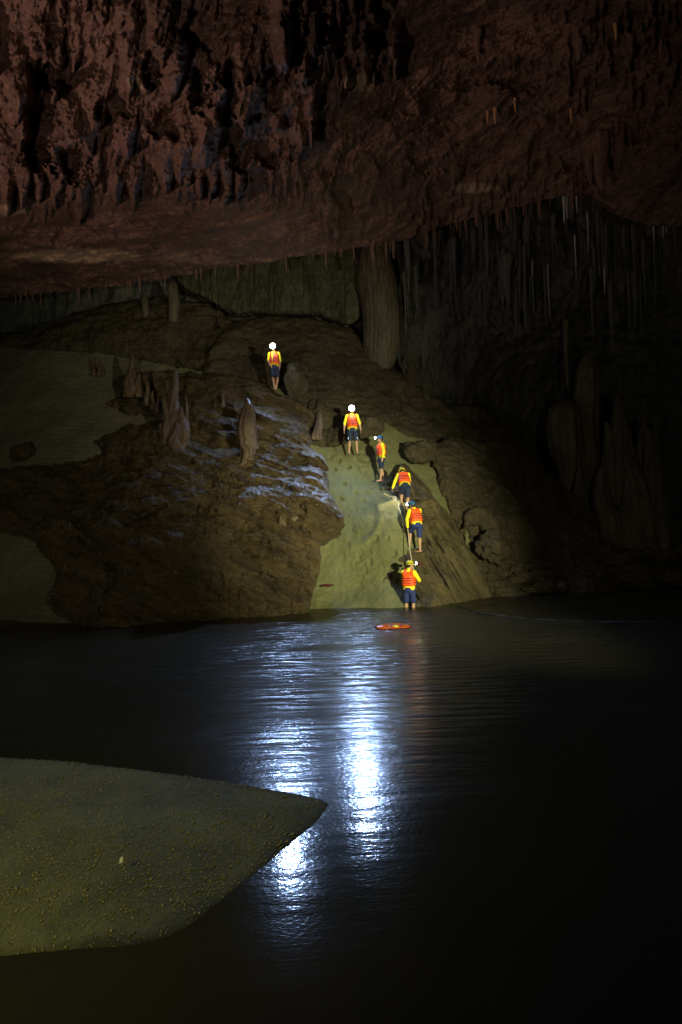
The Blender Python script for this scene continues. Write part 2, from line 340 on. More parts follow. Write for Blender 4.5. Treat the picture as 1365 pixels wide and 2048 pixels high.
sand = relief('sand_slope', [(-260, 684), (0, 693), (200, 704), (420, 744), (520, 768), (556, 772), (580, 800), (592, 850), (612, 886), (650, 895), (688, 888), (704, 868), (716, 846), (740, 834), (775, 846), (815, 870), (870, 880), (920, 920), (1000, 1000), (1010, 1100), (990, 1290), (-260, 1320)],
    [(-200, 690, 28.5), (0, 695, 28), (200, 705, 27.8), (420, 745, 27.3), (550, 780, 26.3), (0, 930, 24), (-200, 1250, 20.4), (0, 1240, 20.6), (0, 1080, 22.2), (300, 1000, 23), (700, 906, 25.2), (765, 962, 24.4), (640, 1190, 21.3),
     (700, 1195, 21.2), (700, 1100, 22.1), (700, 1000, 23.4), (800, 1010, 22.9), (835, 1105, 22.0), (860, 900, 26.3), (800, 850, 26.6), (620, 900, 25.0), (650, 1215, 20.75), (700, 1270, 19.0), (300, 1290, 18.6), (0, 1290, 18.6), (950, 1000, 25), (930, 1080, 24)],
    M['sand'], 2.0, 3.0, d_sand, ragged=3, mineral_wet_or_light=lambda X, Y, P: np.clip((520 - X) / 260, 0, 1))  # sand colour shifts to grey on the left, imitating the redder light there
tag(sand, 'pale olive slope of damp sand rising from the water', kind='structure')

# ------------------------------------------------------------------ rock masses
def d_brown(k=1.0, st=(1, 1, 1), seed=0, rid=0.25):
    def f(P, X, Y, S):
        return k * (0.55 * fbm(P * 0.45 * np.array(st), 3, 101 + seed) + rid * fbm(P * 1.3 * np.array(st), 4, 111 + seed, ridged=True) + 0.13 * fbm(P * 4.0, 4, 121 + seed, 0.62, ridged=True) + 0.03 * fbm(P * 12, 3, 131 + seed, 0.6))
    return f
ledge = relief('rock_ledge', [(-260, 720), (-260, 640), (40, 665), (90, 645), (200, 612), (330, 592), (420, 606), (470, 645), (520, 700), (520, 760), (420, 752), (200, 712)],
    [(-200, 690, 30), (100, 660, 29.5), (300, 620, 29.5), (450, 660, 28.5), (420, 740, 28), (200, 700, 28.6)], M['brown'], 2.0, 2.5, d_brown(1.0, (1, 1, 1.6), 3), ragged=8, rround=0.8, rwidth=30)
tag(ledge, 'long dark rock ledge above the left beach', 'rock ledge')
mound = relief('rock_mound', [(395, 760), (420, 690), (470, 642), (540, 628), (620, 634), (700, 655), (760, 705), (800, 740), (860, 790), (910, 806), (960, 805), (1010, 842), (1060, 890), (1130, 970), (1190, 1050), (1190, 1110), (900, 1110), (887, 985), (874, 930), (852, 904), (815, 884), (775, 852), (738, 836), (722, 848), (722, 905), (670, 925), (610, 925), (570, 880), (550, 800), (500, 780)],
    [(430, 740, 27.2), (470, 660, 28.2), (600, 640, 28.5), (740, 690, 28.3), (500, 720, 27.8), (560, 740, 27.3), (650, 800, 26.7), (620, 840, 26.2), (655, 845, 26.5), (660, 885, 25.9), (620, 890, 25.9), (650, 925, 26.0), (780, 852, 26.5), (740, 840, 26.4), (700, 870, 25.7), (760, 800, 27.2), (870, 930, 26.0), (900, 820, 28), (1000, 860, 28.5), (1100, 1000, 27.5), (900, 1000, 26.2), (900, 900, 27), (660, 740, 27.2)],
    M['brown'], 2.0, 2.0, d_brown(0.95, (1, 1, 1.3), 7), ragged=11, rround=0.6, rwidth=22)
tag(mound, 'broad hump of brown rock behind the two front lit walkers', 'rock')
slope = relief('rock_slope', [(862, 892), (900, 868), (960, 880), (1010, 868), (1060, 905), (1110, 962), (1170, 1000), (1195, 1050), (1230, 1095), (1300, 1120), (1400, 1130), (1640, 1130), (1640, 1230), (1365, 1205), (1150, 1215), (980, 1215), (940, 1120), (895, 1030), (872, 960)],
    [(870, 900, 25.2), (1000, 880, 26.5), (1100, 970, 26), (900, 1000, 24.2), (1000, 1050, 24), (1150, 1100, 24), (980, 1190, 22.3), (1100, 1190, 22.4), (1365, 1172, 23.2), (1300, 1130, 24.5), (1600, 1160, 24.0), (1100, 1215, 21.4)],
    M['brown'], 2.0, 2.5, d_brown(0.75, (1.3, 1.3, 0.8), 13, 0.3), ragged=9, rround=0.5, rwidth=20)
tag(slope, 'dark rock slope running down to the water at the right', 'rock slope')

def d_boulder(P, X, Y, S):
    c, s = math.cos(R(24)), math.sin(R(24))
    XX = P[..., 0] * c - P[..., 2] * s * 1.0; ZZ = P[..., 0] * s + P[..., 2] * c    # beds dip to the right
    str_ = fbm(np.stack([XX * 0.7, P[..., 1] * 1.2, ZZ * 3.4], -1), 4, 141, 0.6, ridged=True)
    top = np.clip((1010 - Y) / 90, 0, 1)
    ter = fbm(np.stack([XX * 0.45, P[..., 1] * 0.8, ZZ * 1.5], -1), 3, 147)
    knob = fbm(P * np.array([1.1, 1.1, 1.1]), 3, 151)
    crack = 0
    for (x0, y0, x1, y1) in ((150, 1040, 215, 1120), (215, 1120, 160, 1075), (230, 1130, 205, 1225), (255, 1045, 330, 1010)):
        ex, ey = x1 - x0, y1 - y0; t = np.clip(((X - x0) * ex + (Y - y0) * ey) / (ex * ex + ey * ey), 0, 1)
        dd = np.sqrt((X - x0 - t * ex) ** 2 + (Y - y0 - t * ey) ** 2) + 5 * fbm(np.stack([X / 18, Y / 18, 0 * X], -1), 2, 153)
        crack = np.maximum(crack, np.exp(-(dd / 5.0) ** 2))
    return 0.40 * knob + (0.24 + 0.10 * top) * str_ + (0.15 + 0.45 * top) * ter + 0.15 * fbm(P * 3.6, 4, 161, 0.65, ridged=True) + 0.05 * fbm(P * 12, 3, 163, 0.65) + 0.5 * fbm(P * 0.45, 2, 165) - 0.35 * crack
bpoly = [(-260, 932), (0, 938), (60, 925), (130, 918), (200, 905), (160, 888), (185, 862), (250, 850), (300, 842), (330, 836), (240, 828), (205, 805), (232, 782), (215, 765), (250, 748), (330, 742), (420, 745), (480, 752), (530, 768), (560, 786), (600, 803), (632, 822), (645, 812), (640, 835), (622, 862), (622, 893),
         (645, 908), (656, 932), (655, 980), (668, 1000), (690, 1032), (691, 1052), (676, 1078), (644, 1094), (641, 1150), (626, 1188), (615, 1235), (520, 1250), (400, 1262), (170, 1275), (128, 1245), (92, 1212), (88, 1196), (112, 1160), (100, 1122), (70, 1090), (45, 1072), (0, 1066), (-260, 1062)]
boulder = relief('flowstone_boulder', bpoly,
    [(-200, 940, 22.8), (-200, 1060, 21.6), (0, 950, 22.8), (0, 1060, 21.4), (165, 890, 24.4), (230, 770, 26.6), (340, 745, 26.6), (480, 755, 26.0), (600, 806, 25.2), (640, 825, 25.0), (300, 850, 24.6), (350, 900, 23.4), (480, 900, 23.2), (600, 890, 23.6), (640, 915, 22.9),
     (500, 980, 21.5), (620, 960, 21.7), (350, 1000, 21.3), (200, 1000, 21.6), (420, 1100, 20.0), (250, 1120, 19.9), (600, 1060, 20.7), (680, 1040, 21.3), (120, 1150, 20.6), (620, 1170, 20.4), (400, 1235, 19.2), (180, 1245, 19.1), (600, 1222, 19.9), (400, 1262, 18.7), (180, 1272, 18.6)],
    M['boulder'], 1.6, 2.2, d_boulder, ragged=7, rround=0.75, rwidth=26, rag_scale=20)
tag(boulder, 'huge wet brown flowstone boulder at the water, stepped top carrying stalagmites', 'boulder')

def d_fin(P, X, Y, S):
    c, s = math.cos(R(28)), math.sin(R(28))
    A = P[..., 0] * c + P[..., 2] * s; B = -P[..., 0] * s + P[..., 2] * c
    return 0.26 * fbm(np.stack([A * 4.0, P[..., 1], B * 0.35], -1), 4, 171, 0.6, ridged=True) + 0.25 * fbm(P * 0.8, 3, 173) + 0.05 * fbm(P * 6, 3, 175)
fin = relief('rock_fin', [(800, 926), (812, 925), (826, 940), (850, 965), (880, 1008), (905, 1035), (930, 1080), (962, 1140), (992, 1190), (1000, 1230), (740, 1230), (745, 1190), (770, 1172), (752, 1158), (778, 1142), (790, 1120), (805, 1100), (822, 1070), (805, 1040), (790, 1012), (776, 1000), (782, 960), (790, 938)],
    [(805, 930, 24.1), (790, 1000, 23.2), (850, 1000, 23.2), (820, 1050, 22.6), (900, 1050, 22.9), (830, 1110, 21.8), (780, 1150, 21.5), (900, 1130, 21.6), (985, 1190, 22.0), (830, 1205, 20.75), (760, 1200, 20.9), (950, 1200, 21.5), (850, 1230, 20.0)],
    M['fin'], 1.6, 1.8, d_fin, ragged=4, rround=0.9, rwidth=26, rag_scale=14)
tag(fin, 'leaning wedge of striped olive brown rock beside the roped climbers', 'rock')

# ------------------------------------------------------------------ curtain, columns, stalagmites, stalactites
def d_curt(P, X, Y, S):
    f = 0.8 * fbm(np.stack([X / 13 + 1.5 * fbm(np.stack([X / 50, Y / 90, 0 * X], -1), 2, 180), Y / 170, 0 * X], -1), 4, 181, 0.65, ridged=True)
    return 0.30 * f + 0.16 * fbm(P * np.array([5, 5, 0.35]), 3, 183, ridged=True) + 0.3 * fbm(P * np.array([0.7, 0.7, 0.3]), 2, 185)
cur = relief('flowstone_curtain', [(350, 480), (735, 470), (735, 560), (722, 640), (700, 650), (640, 628), (560, 632), (520, 628), (470, 632), (430, 606), (380, 585), (350, 560)],
    [(360, 520, 29.6), (560, 540, 29.2), (720, 540, 29.2), (560, 630, 28.9), (700, 640, 28.8)], M['curtain'], 1.6, 1.0, d_curt, ragged=6, rround=0.4, rwidth=12)
tag(cur, 'wide pleated green grey flowstone curtain behind the top walker', 'flowstone curtain')

def lathe(name, x, y0, y1, w0, prof, d, mat, flutes=9, amp=0.08, seed=0, seg=40, rings=46, down=False, lean=0.0, rough=0.22):
    """a tapering calcite form whose base is at pixel row y1 and tip at y0; prof: (height 0..1, radius 0..1)"""
    base = V(x, y1, d); H = (y1 - y0) * d / F; Rr = w0 * d / F / 2
    t = np.linspace(0, 1, rings); pr = np.interp(t, [p[0] for p in prof], [p[1] for p in prof]) * Rr
    a = np.linspace(0, 2 * math.pi, seg, endpoint=False)
    T, A = np.meshgrid(t, a, indexing='ij')
    rad = pr[:, None] * (1 + amp * np.cos(flutes * A + 2 * vnoise(np.stack([T * 3, A * 0, T * 0 + seed], -1), seed)) )
    Px = np.stack([np.cos(A), np.sin(A), T * H / max(Rr, .05) * 0.5], -1)
    rad = rad * (1 + rough * fbm(Px * 1.4 + seed * 3.1, 4, seed + 7, 0.6))
    rad = np.where(T > 0.995, rad * 0.3, rad)
    lx = lean * H * T ** 1.3
    wob = 0.12 * Rr * np.sin(T * 7 + seed)
    sg = -1 if down else 1
    P = np.stack([rad * np.cos(A) + lx + wob, rad * np.sin(A), sg * T * H], -1).reshape(-1, 3)
    n = rings; F4 = []
    for i in range(n - 1):
        for j in range(seg):
            F4.append((i * seg + j, i * seg + (j + 1) % seg, (i + 1) * seg + (j + 1) % seg, (i + 1) * seg + j))
    F4.append(tuple(range(seg))[::-1]); F4.append(tuple((n - 1) * seg + j for j in range(seg)))
    o = mesh_obj(name, P, F4, mat); o.location = base
    return o
SPIRE = [(0, 1.0), (0.1, 0.85), (0.3, 0.72), (0.6, 0.5), (0.85, 0.28), (0.95, 0.16), (1, 0.03)]
BULB = [(0, 0.8), (0.1, 0.85), (0.4, 0.95), (0.75, 1.0), (0.9, 0.85), (0.97, 0.5), (1, 0.1)]
FINGER = [(0, 0.9), (0.15, 0.62), (0.32, 0.7), (0.5, 0.95), (0.75, 1.0), (0.9, 0.88), (0.97, 0.55), (1, 0.1)]
CONE = [(0, 1), (0.5, 0.6), (0.85, 0.3), (1, 0.05)]
def thing(o, label, cat, group=None): return tag(o, label, cat, group)
thing(lathe('calcite_column', 764, 486, 745, 76, [(0, 0.52), (0.07, 0.8), (0.2, 0.97), (0.45, 1.0), (0.7, 0.97), (0.86, 0.82), (1, 0.58)], 28.2, M['column'], 23, 0.018, 5, 120, 90, rough=0.09), 'massive ribbed calcite column reaching up to the ceiling', 'column')
thing(lathe('stalagmite', 497, 797, 900, 40, [(0, 0.95), (0.2, 1.0), (0.45, 1.0), (0.62, 0.86), (0.8, 0.58), (0.92, 0.32), (1, 0.06)], 22.9, M['stalag'], 11, 0.04, 2, 64, 80, rough=0.10), 'tall smooth bullet shaped stalagmite with a white lit edge, alone on the boulder', 'stalagmite')
thing(lathe('stalagmite', 495, 890, 934, 32, [(0, 1.1), (0.2, 0.9), (1, 0.85)], 22.75, M['stalag'], 6, 0.15, 3), 'short fluted calcite stump under the bullet shaped stalagmite', 'stalagmite')
def cluster(name, parts, mat, label, cat):
    root = bpy.data.objects.new(name, None); COL.objects.link(root); root.location = V(parts[0][0], parts[0][2], parts[0][4])
    for k, (x, y0, y1, wd, d, ln) in enumerate(parts):
        o = lathe('spire', x, y0, y1, wd, SPIRE if k % 3 else CONE, d, mat, 7, 0.10, 20 + k + int(x) % 7, 28, 36, lean=ln)
        loc = o.location.copy(); o.parent = root; o.location = loc - root.location
    return tag(root, label, cat)
cluster('stalagmite_cluster', [(350, 738, 880, 40, 23.6, 0.03), (338, 790, 890, 34, 23.5, -0.05), (366, 810, 895, 36, 23.45, 0.03), (354, 840, 905, 46, 23.3, 0), (341, 766, 850, 18, 23.7, -0.02), (328, 845, 890, 22, 23.5, -0.1), (374, 790, 850, 10, 23.5, 0.02)],
        M['stalag'], 'jagged many pointed stalagmite cluster standing on the left boulder', 'stalagmite')
cluster('stalagmite_cluster', [(266, 704, 790, 30, 25.6, 0.0), (258, 740, 795, 26, 25.5, -0.03), (277, 745, 795, 24, 25.5, 0.04)], M['stalag'], 'slender pointed stalagmite with a broad base at the edge of the left beach', 'stalagmite')
cluster('stalagmite_cluster', [(296, 756, 812, 17, 25.1, 0.0), (305, 780, 820, 16, 25.0, 0.05), (314, 792, 826, 12, 24.9, 0.1)], M['stalag'], 'small stepped stalagmite group between the jagged and the slender stalagmites', 'stalagmite')
cluster('stalagmite_cluster', [(188, 712, 752, 12, 26.9, 0.02), (199, 718, 752, 10, 26.8, -0.03), (206, 730, 752, 7, 26.8, 0)], M['stalag'], 'pair of little stalagmites standing in the sand of the left beach', 'stalagmite')
for (x, y0, y1, wd, d, mat, pf, lab) in (
        (447, 783, 815, 12, 24.9, 'stalag', SPIRE, 'tiny pale stalagmite on the green ledge behind the bullet shaped one'),
        (566, 1020, 1056, 24, 20.75, 'stalag', SPIRE, 'small pointed stalagmite low on the front of the boulder'),
        (461, 1000, 1022, 8, 21.2, 'stalag', SPIRE, 'tiny stub of stalagmite on the middle of the boulder face'),
        (349, 560, 645, 24, 28.9, 'column', BULB, 'blunt pale topped stalagmite on the dark ledge at the left'),
        (292, 590, 640, 14, 29.3, 'column', BULB, 'low dark stump left of the pale topped stalagmite'),
        (823, 694, 790, 34, 28.0, 'brown', SPIRE, 'dark stalagmite right beside the massive column'),
        (853, 742, 800, 16, 27.8, 'brown', SPIRE, 'thin dark stalagmite on the rock hump right of the column'),
        (445, 630, 655, 12, 28.0, 'brown', SPIRE, 'little dark stump at the foot of the flowstone curtain'),
        (1137, 797, 1010, 64, 28.5, 'column', FINGER, 'round headed dim stalagmite, shorter of the two in the right recess'),
        (1184, 706, 1060, 50, 29.0, 'column', FINGER, 'tall smooth dim stalagmite, tallest in the right recess')):
    thing(lathe('stalagmite', x, y0, y1, wd, pf, d, M[mat], 9, 0.05, int(x) % 13, 48, 50, rough=0.12), lab, 'stalagmite')
cluster('stalagmite_cluster', [(1240, 786, 1010, 70, 28.0, 0.0), (1226, 840, 1010, 60, 27.9, -0.03), (1262, 850, 1040, 66, 27.9, 0.02), (1290, 826, 1080, 60, 28.0, 0.03), (1318, 832, 1080, 44, 28.2, 0.0), (1305, 850, 1120, 90, 27.6, 0), (1270, 900, 1120, 110, 27.4, 0), (1215, 930, 1110, 80, 27.2, -0.03), (1165, 930, 1080, 50, 27.0, 0.0)],
        M['column'], 'towering castle like stalagmite mass at the far right', 'stalagmite')
# bright lit spur at the boulder's upper corner
thing(lathe('rock_spur', 634, 822, 880, 22, CONE, 25.0, M['stalag'], 5, 0.2, 4, lean=0.16), 'upturned rock horn with a white lit edge at the boulder corner', 'rock')

stal = []
def stalactite(x, ytip, yroot, wd, d, mat, label, seed, group=None):
    o = lathe('stalactite', x, yroot, ytip, wd, [(0, 1), (0.3, 0.75), (0.7, 0.5), (0.93, 0.25), (1, 0.03)], d, M[mat], 6, 0.12, seed, 16, 22, down=True)
    o.location = V(x, yroot, d); stal.append(o)
    return tag(o, label, 'stalactite', group)
for k, (x, yt, yr, wd, mt, lab) in enumerate((
        (975, 250, 222, 6, 'orange_calcite', 'short orange stalactite, left of the lit pair under the right ceiling'),
        (990, 250, 216, 8, 'orange_calcite', 'orange stalactite with a split tip, right of the lit pair under the right ceiling'),
        (1030, 226, 196, 6, 'orange_calcite', 'dim orange stalactite a little above and right of the lit pair'),
        (1142, 250, 218, 6, 'orange_calcite', 'lone bright orange stalactite at the right under the ceiling'),
        (1231, 80, 48, 9, 'orange_calcite', 'stout orange stalactite high at the right'),
        (1158, 124, 80, 20, 'ceiling', 'broad greenish stalactite high at the right'),
        (1200, 380, 270, 40, 'ceiling', 'large fluted tongue of calcite hanging at the right'),
        (1178, 372, 280, 26, 'ceiling', 'narrow fold of calcite left of the large fluted tongue'),
        (955, 130, 60, 18, 'ceiling', 'dull red stalactite near the top centre right'),
        (1322, 135, 80, 8, 'ceiling', 'thin grey stalactite in the upper right corner'))):
    d = depth_on('cave_ceiling', x, yr) - 0.25
    stalactite(x, yt, yr, wd, d, mt, lab, k)
for k, (x, yt, yr, wd) in enumerate(((1127, 448, 402, 9), (1133, 440, 404, 6), (1143, 430, 408, 4), (1153, 428, 410, 4), (1306, 485, 450, 5), (1325, 478, 448, 6), (1332, 470, 450, 4), (1175, 505, 455, 4), (1197, 555, 492, 6), (1064, 628, 545, 5), (1096, 640, 560, 5), (1150, 560, 500, 4), (1207, 590, 520, 7))):
    lab = ('widest bluish white stalactite, leftmost of the four under the right ceiling rim', 'second bluish white stalactite from the left in the four under the rim',
           'third bluish white stalactite from the left in the four under the rim', 'rightmost of the four bluish white stalactites under the ceiling rim',
           'leftmost of three pale threads of stalactite at the far right rim', 'middle and longest of three pale stalactites at the far right rim', 'rightmost of three pale stalactites at the far right rim',
           'short pale stalactite on the dark wall just under the fluted tongue', 'stout pale stalactite on the dark wall, between the thin ones at the right',
           'longest bright white stalactite alone on the dark back wall, leftmost of the pale ones', 'faint pale stalactite just right of the long bright white one',
           'pale stalactite high on the dark wall left of the far right group', 'lowest pale stalactite at the right of the dark back wall')[k]
    stalactite(x, yt, yr - 30, wd, 24.5 if k < 7 else 28.6, 'pale', lab, 30 + k,
               ('bluish white stalactites under the rim' if k < 4 else 'pale stalactites at the far right' if k < 7 else 'pale stalactites on the back wall'))
stalactite(1131, 786, 640, 14, 29.2, 'column', 'long thin stalactite hanging above the round headed stalagmite', 77)
for k in range(60):
    x = rng.uniform(800, 1400); yr = rng.uniform(430, 600); stalactite(x, yr + rng.uniform(25, 130), yr - 30, min(30, rng.lognormal(2.2, 0.55)), rng.uniform(27.0, 28.8), 'wall', 'dark stalactite in the crowd before the right back wall', 100 + k, 'dark stalactites at the right back wall')
for k in range(26):
    x = rng.uniform(-20, 690); yl = np.interp(x, [-20, 0, 200, 400, 700], [600, 600, 577, 545, 502]); stalactite(x, yl + rng.uniform(6, 30), yl - 25, rng.uniform(4, 8), depth_on('cave_ceiling', x, yl - 8) + 0.1, 'ceiling', 'small stalactite on the low ceiling rim at the left', 200 + k, 'small stalactites on the left ceiling rim')

for k in range(34):
    x = rng.uniform(700, 1210); yl = np.interp(x, [700, 780, 850, 930, 1000, 1100, 1210], [502, 490, 466, 442, 425, 398, 386])
    stalactite(x, yl + rng.uniform(8, 46), yl - 30, min(24, rng.lognormal(2.0, 0.5)), depth_on('cave_ceiling', x, yl - 10) + 0.1, 'ceiling', 'rusty stalactite in the ragged fringe along the rim above the dark right recess', 300 + k, 'rusty stalactites along the right ceiling rim')
# loose rocks
def rock(x, y, wd, ht, d, mat, label, seed, group=None, name='rock'):
    n, m = 56, 34; rr = wd * d / F / 2; hh = ht * d / F / 2
    P, F4 = [], []
    u = np.linspace(0, 2 * math.pi, n, endpoint=False); v = np.linspace(0.001, math.pi - 0.001, m)
    Vv, U = np.meshgrid(v, u, indexing='ij'); D = np.stack([np.sin(Vv) * np.cos(U), np.sin(Vv) * np.sin(U), np.cos(Vv)], -1)
    k = 0.95 + 0.50 * fbm(D * 1.3 + seed * 7.7, 2, seed) + 0.30 * fbm(D * 2.6 + seed * 3.7, 5, seed + 3, 0.65, ridged=True)
    D = D * k[..., None]; P = (D * np.array([rr, rr * 0.9, hh])).reshape(-1, 3)
    for i in range(m - 1):
        for j in range(n): F4.append((i * n + j, (i + 1) * n + j, (i + 1) * n + (j + 1) % n, i * n + (j + 1) % n))
    F4.append(tuple(range(n))); F4.append(tuple((m - 1) * n + j for j in range(n))[::-1])
    o = mesh_obj(name, P, F4, mat); o.location = V(x, y, d)
    return tag(o, label, 'rock', group)
rock(42, 905, 44, 34, 24.0, M['boulder'], 'single small rock sitting on the left beach', 3)
rock(590, 760, 44, 70, 25.9, M['brown'], 'upright rock with a dark hollow right of the top walker', 9)
rock(840, 905, 66, 42, 25.3, M['brown'], 'flat rock lying on the sand right of the blue helmeted man', 4)
rock(735, 852, 56, 44, 25.9, M['brown'], 'low rock on the sand behind the second lamp bearer', 8)
rock(640, 838, 50, 60, 26.3, M['brown'], 'knobbly rock left of the second lamp bearer', 12)
rock(590, 1040, 18, 12, 20.7, M['column'], 'pale yellowish stone beside the low stalagmite on the boulder', 15)
rock(846, 1020, 56, 40, 22.6, M['fin'], 'lumpy brown rock between the two middle climbers', 17)
rock(824, 1118, 60, 34, 21.9, M['fin'], 'dark foothold rock under the climbing blue helmeted figure', 19)
rock(786, 1168, 62, 42, 21.8, M['brown'], 'dark low rock left of the man standing in the water', 23)
rock(985, 1095, 60, 54, 23.0, M['brown'], 'rounded rock under the small arch at the right', 27)
for k in range(34):
    x = rng.uniform(1010, 1390); y = rng.uniform(1098, 1172) if x > 1200 else rng.uniform(1120, 1180)
    d = np.interp(y, [1098, 1180], [24.6, 22.3]); rock(x, y, rng.uniform(18, 62), rng.uniform(12, 34), d, M['brown'], 'dark tumbled rock in the heap along the right water edge', 40 + k, 'tumbled rocks along the right shore')
# small arch: hooked rock round a gap that shows sand
arch = relief('rock_arch', [(925, 1036), (930, 1022), (955, 1010), (985, 1018), (1000, 1045), (1010, 1090), (1000, 1130), (965, 1130), (960, 1105), (972, 1085), (960, 1055), (945, 1050), (928, 1058)],
    [(930, 1030, 23.4), (1000, 1050, 23.6), (980, 1120, 23.0)], M['brown'], 1.6, 0.6, d_brown(0.3, (2, 2, 2), 31), ragged=3, rround=0.35, rwidth=12, rag_scale=10)
tag(arch, 'hook shaped rock arch on the right slope with sand behind its gap', 'rock arch')
patch = relief('sand_patch', [(930, 1060), (955, 1052), (972, 1075), (965, 1095), (945, 1102), (930, 1085)], [(930, 1060, 23.7), (970, 1070, 23.8), (945, 1100, 23.4)], M['sand'], 2, 0.5, None, ragged=3)
tag(patch, 'small patch of sand seen through the rock arch', kind='structure')

# ------------------------------------------------------------------ river
nx, ny = 420, 420
gx = np.linspace(-22, 26, nx); gy = 1.2 + (np.linspace(0, 1, ny) ** 1.3) * 26
X, Y = np.meshgrid(gx, gy)
Z = 0.0025 * fbm(np.stack([X * 1.1, Y * 2.6, 0 * X], -1), 3, 301) + 0.002 * fbm(np.stack([X * 0.5, Y * 1.2, 0 * X], -1), 2, 303)
wk = [ground(895, 1206), ground(960, 1228), ground(1060, 1240), ground(1200, 1246), ground(1365, 1247), ground(1600, 1240)]
wx = [p.x for p in wk]; wy = [p.y for p in wk]
cy = np.interp(X, wx, wy); Z = Z + 0.035 * np.exp(-((Y - cy) / 0.16) ** 2) * ((X > wx[0]) * np.clip((X - wx[0]), 0, 1))
idx = np.arange(nx * ny).reshape(ny, nx)
water = mesh_obj('river_water', np.stack([X, Y, Z], -1).reshape(-1, 3), np.stack([idx[:-1, :-1].ravel(), idx[:-1, 1:].ravel(), idx[1:, 1:].ravel(), idx[1:, :-1].ravel()], 1), M['sand'])
m, nt, b = new_mat('dark_river_water'); N = nt.nodes; L = nt.links
b.inputs['Base Color'].default_value = (0.026, 0.023, 0.014, 1); b.inputs['IOR'].default_value = 1.333
tc = N.new('ShaderNodeTexCoord'); sp = N.new('ShaderNodeSeparateXYZ'); L.new(tc.outputs['Object'], sp.inputs[0])
def wave(scale, st, detail, seedoff, rot=0):
    mp = N.new('ShaderNodeMapping'); mp.inputs['Scale'].default_value = st; mp.inputs['Location'].default_value = (seedoff, seedoff, 0); mp.inputs['Rotation'].default_value = (0, 0, R(rot)); L.new(tc.outputs['Object'], mp.inputs[0])
    n = N.new('ShaderNodeTexNoise'); n.inputs['Scale'].default_value = scale; n.inputs['Detail'].default_value = detail; L.new(mp.outputs[0], n.inputs[0]); return n
n1 = wave(7.0, (0.7, 1.3, 1), 3, 3, 8); n2 = wave(26.0, (0.8, 1.2, 1), 2, 9, -10)
far = N.new('ShaderNodeMapRange'); far.inputs[1].default_value = 7.5; far.inputs[2].default_value = 14.0; L.new(sp.outputs[1], far.inputs[0])
big = wave(0.45, (0.5, 1.6, 1), 4, 5)
dv = N.new('ShaderNodeMath'); dv.operation = 'DIVIDE'; dv.inputs[1].default_value = 20; L.new(sp.outputs[1], dv.inputs[0])
rr = N.new('ShaderNodeValToRGB'); L.new(dv.outputs[0], rr.inputs[0]); el = rr.color_ramp.elements
el[0].position = 0.22; el[0].color = (0.07, 0.07, 0.07, 1); el[1].position = 0.88; el[1].color = (0.27, 0.27, 0.27, 1)
for p_, v_ in ((0.30, 0.11), (0.36, 0.16), (0.5, 0.20), (0.66, 0.24)): e_ = el.new(p_); e_.color = (v_, v_, v_, 1)
rg = N.new('ShaderNodeMath'); rg.operation = 'MULTIPLY_ADD'; rg.inputs[1].default_value = 0.16; L.new(big.outputs[0], rg.inputs[0]); sb = N.new('ShaderNodeMath'); sb.operation = 'SUBTRACT'; sb.inputs[1].default_value = 0.08; L.new(rr.outputs[0], sb.inputs[0]); L.new(sb.outputs[0], rg.inputs[2])
L.new(rg.outputs[0], b.inputs['Roughness'])
b1 = N.new('ShaderNodeBump'); b1.inputs['Strength'].default_value = 0.9; b1.inputs['Distance'].default_value = 0.0026; L.new(n1.outputs[0], b1.inputs['Height'])
b2 = N.new('ShaderNodeBump'); b2.inputs['Strength'].default_value = 0.8; b2.inputs['Distance'].default_value = 0.0022; L.new(n2.outputs[0], b2.inputs['Height']); L.new(b1.outputs[0], b2.inputs['Normal'])
nr = N.new('ShaderNodeMapRange'); nr.inputs[1].default_value = 4.0; nr.inputs[2].default_value = 8.0; nr.inputs[3].default_value = 0.38; nr.inputs[4].default_value = 1.0; L.new(sp.outputs[1], nr.inputs[0])
L.new(nr.outputs[0], b1.inputs['Strength']); L.new(nr.outputs[0], b2.inputs['Strength'])
n3 = wave(3.2, (0.28, 1.5, 1), 3, 21, 3)
sl = N.new('ShaderNodeValToRGB'); L.new(dv.outputs[0], sl.inputs[0]); e2 = sl.color_ramp.elements
e2[0].position = 0.24; e2[0].color = (0.01, 0.01, 0.01, 1); e2[1].position = 0.86; e2[1].color = (1, 1, 1, 1)
for p_, v_ in ((0.36, 0.09), (0.48, 0.22), (0.58, 0.46), (0.70, 0.8)): e_ = e2.new(p_); e_.color = (v_, v_, v_, 1)
gm_ = N.new('ShaderNodeMapRange'); gm_.inputs[1].default_value = 0.38; gm_.inputs[2].default_value = 0.62; gm_.inputs[3].default_value = 0.15; gm_.inputs[4].default_value = 1.0; L.new(big.outputs[0], gm_.inputs[0])
hm = N.new('ShaderNodeMath'); hm.operation = 'MULTIPLY'; L.new(sl.outputs[0], hm.inputs[0]); L.new(gm_.outputs[0], hm.inputs[1])
b3 = N.new('ShaderNodeBump'); b3.inputs['Distance'].default_value = 0.20; L.new(hm.outputs[0], b3.inputs['Strength']); L.new(n3.outputs[0], b3.inputs['Height']); L.new(b2.outputs[0], b3.inputs['Normal'])
L.new(b3.outputs[0], b.inputs['Normal'])
water.data.materials.clear(); water.data.materials.append(m)
tag(water, 'dark still river running through the cave', kind='structure')
fv, ff = [], []
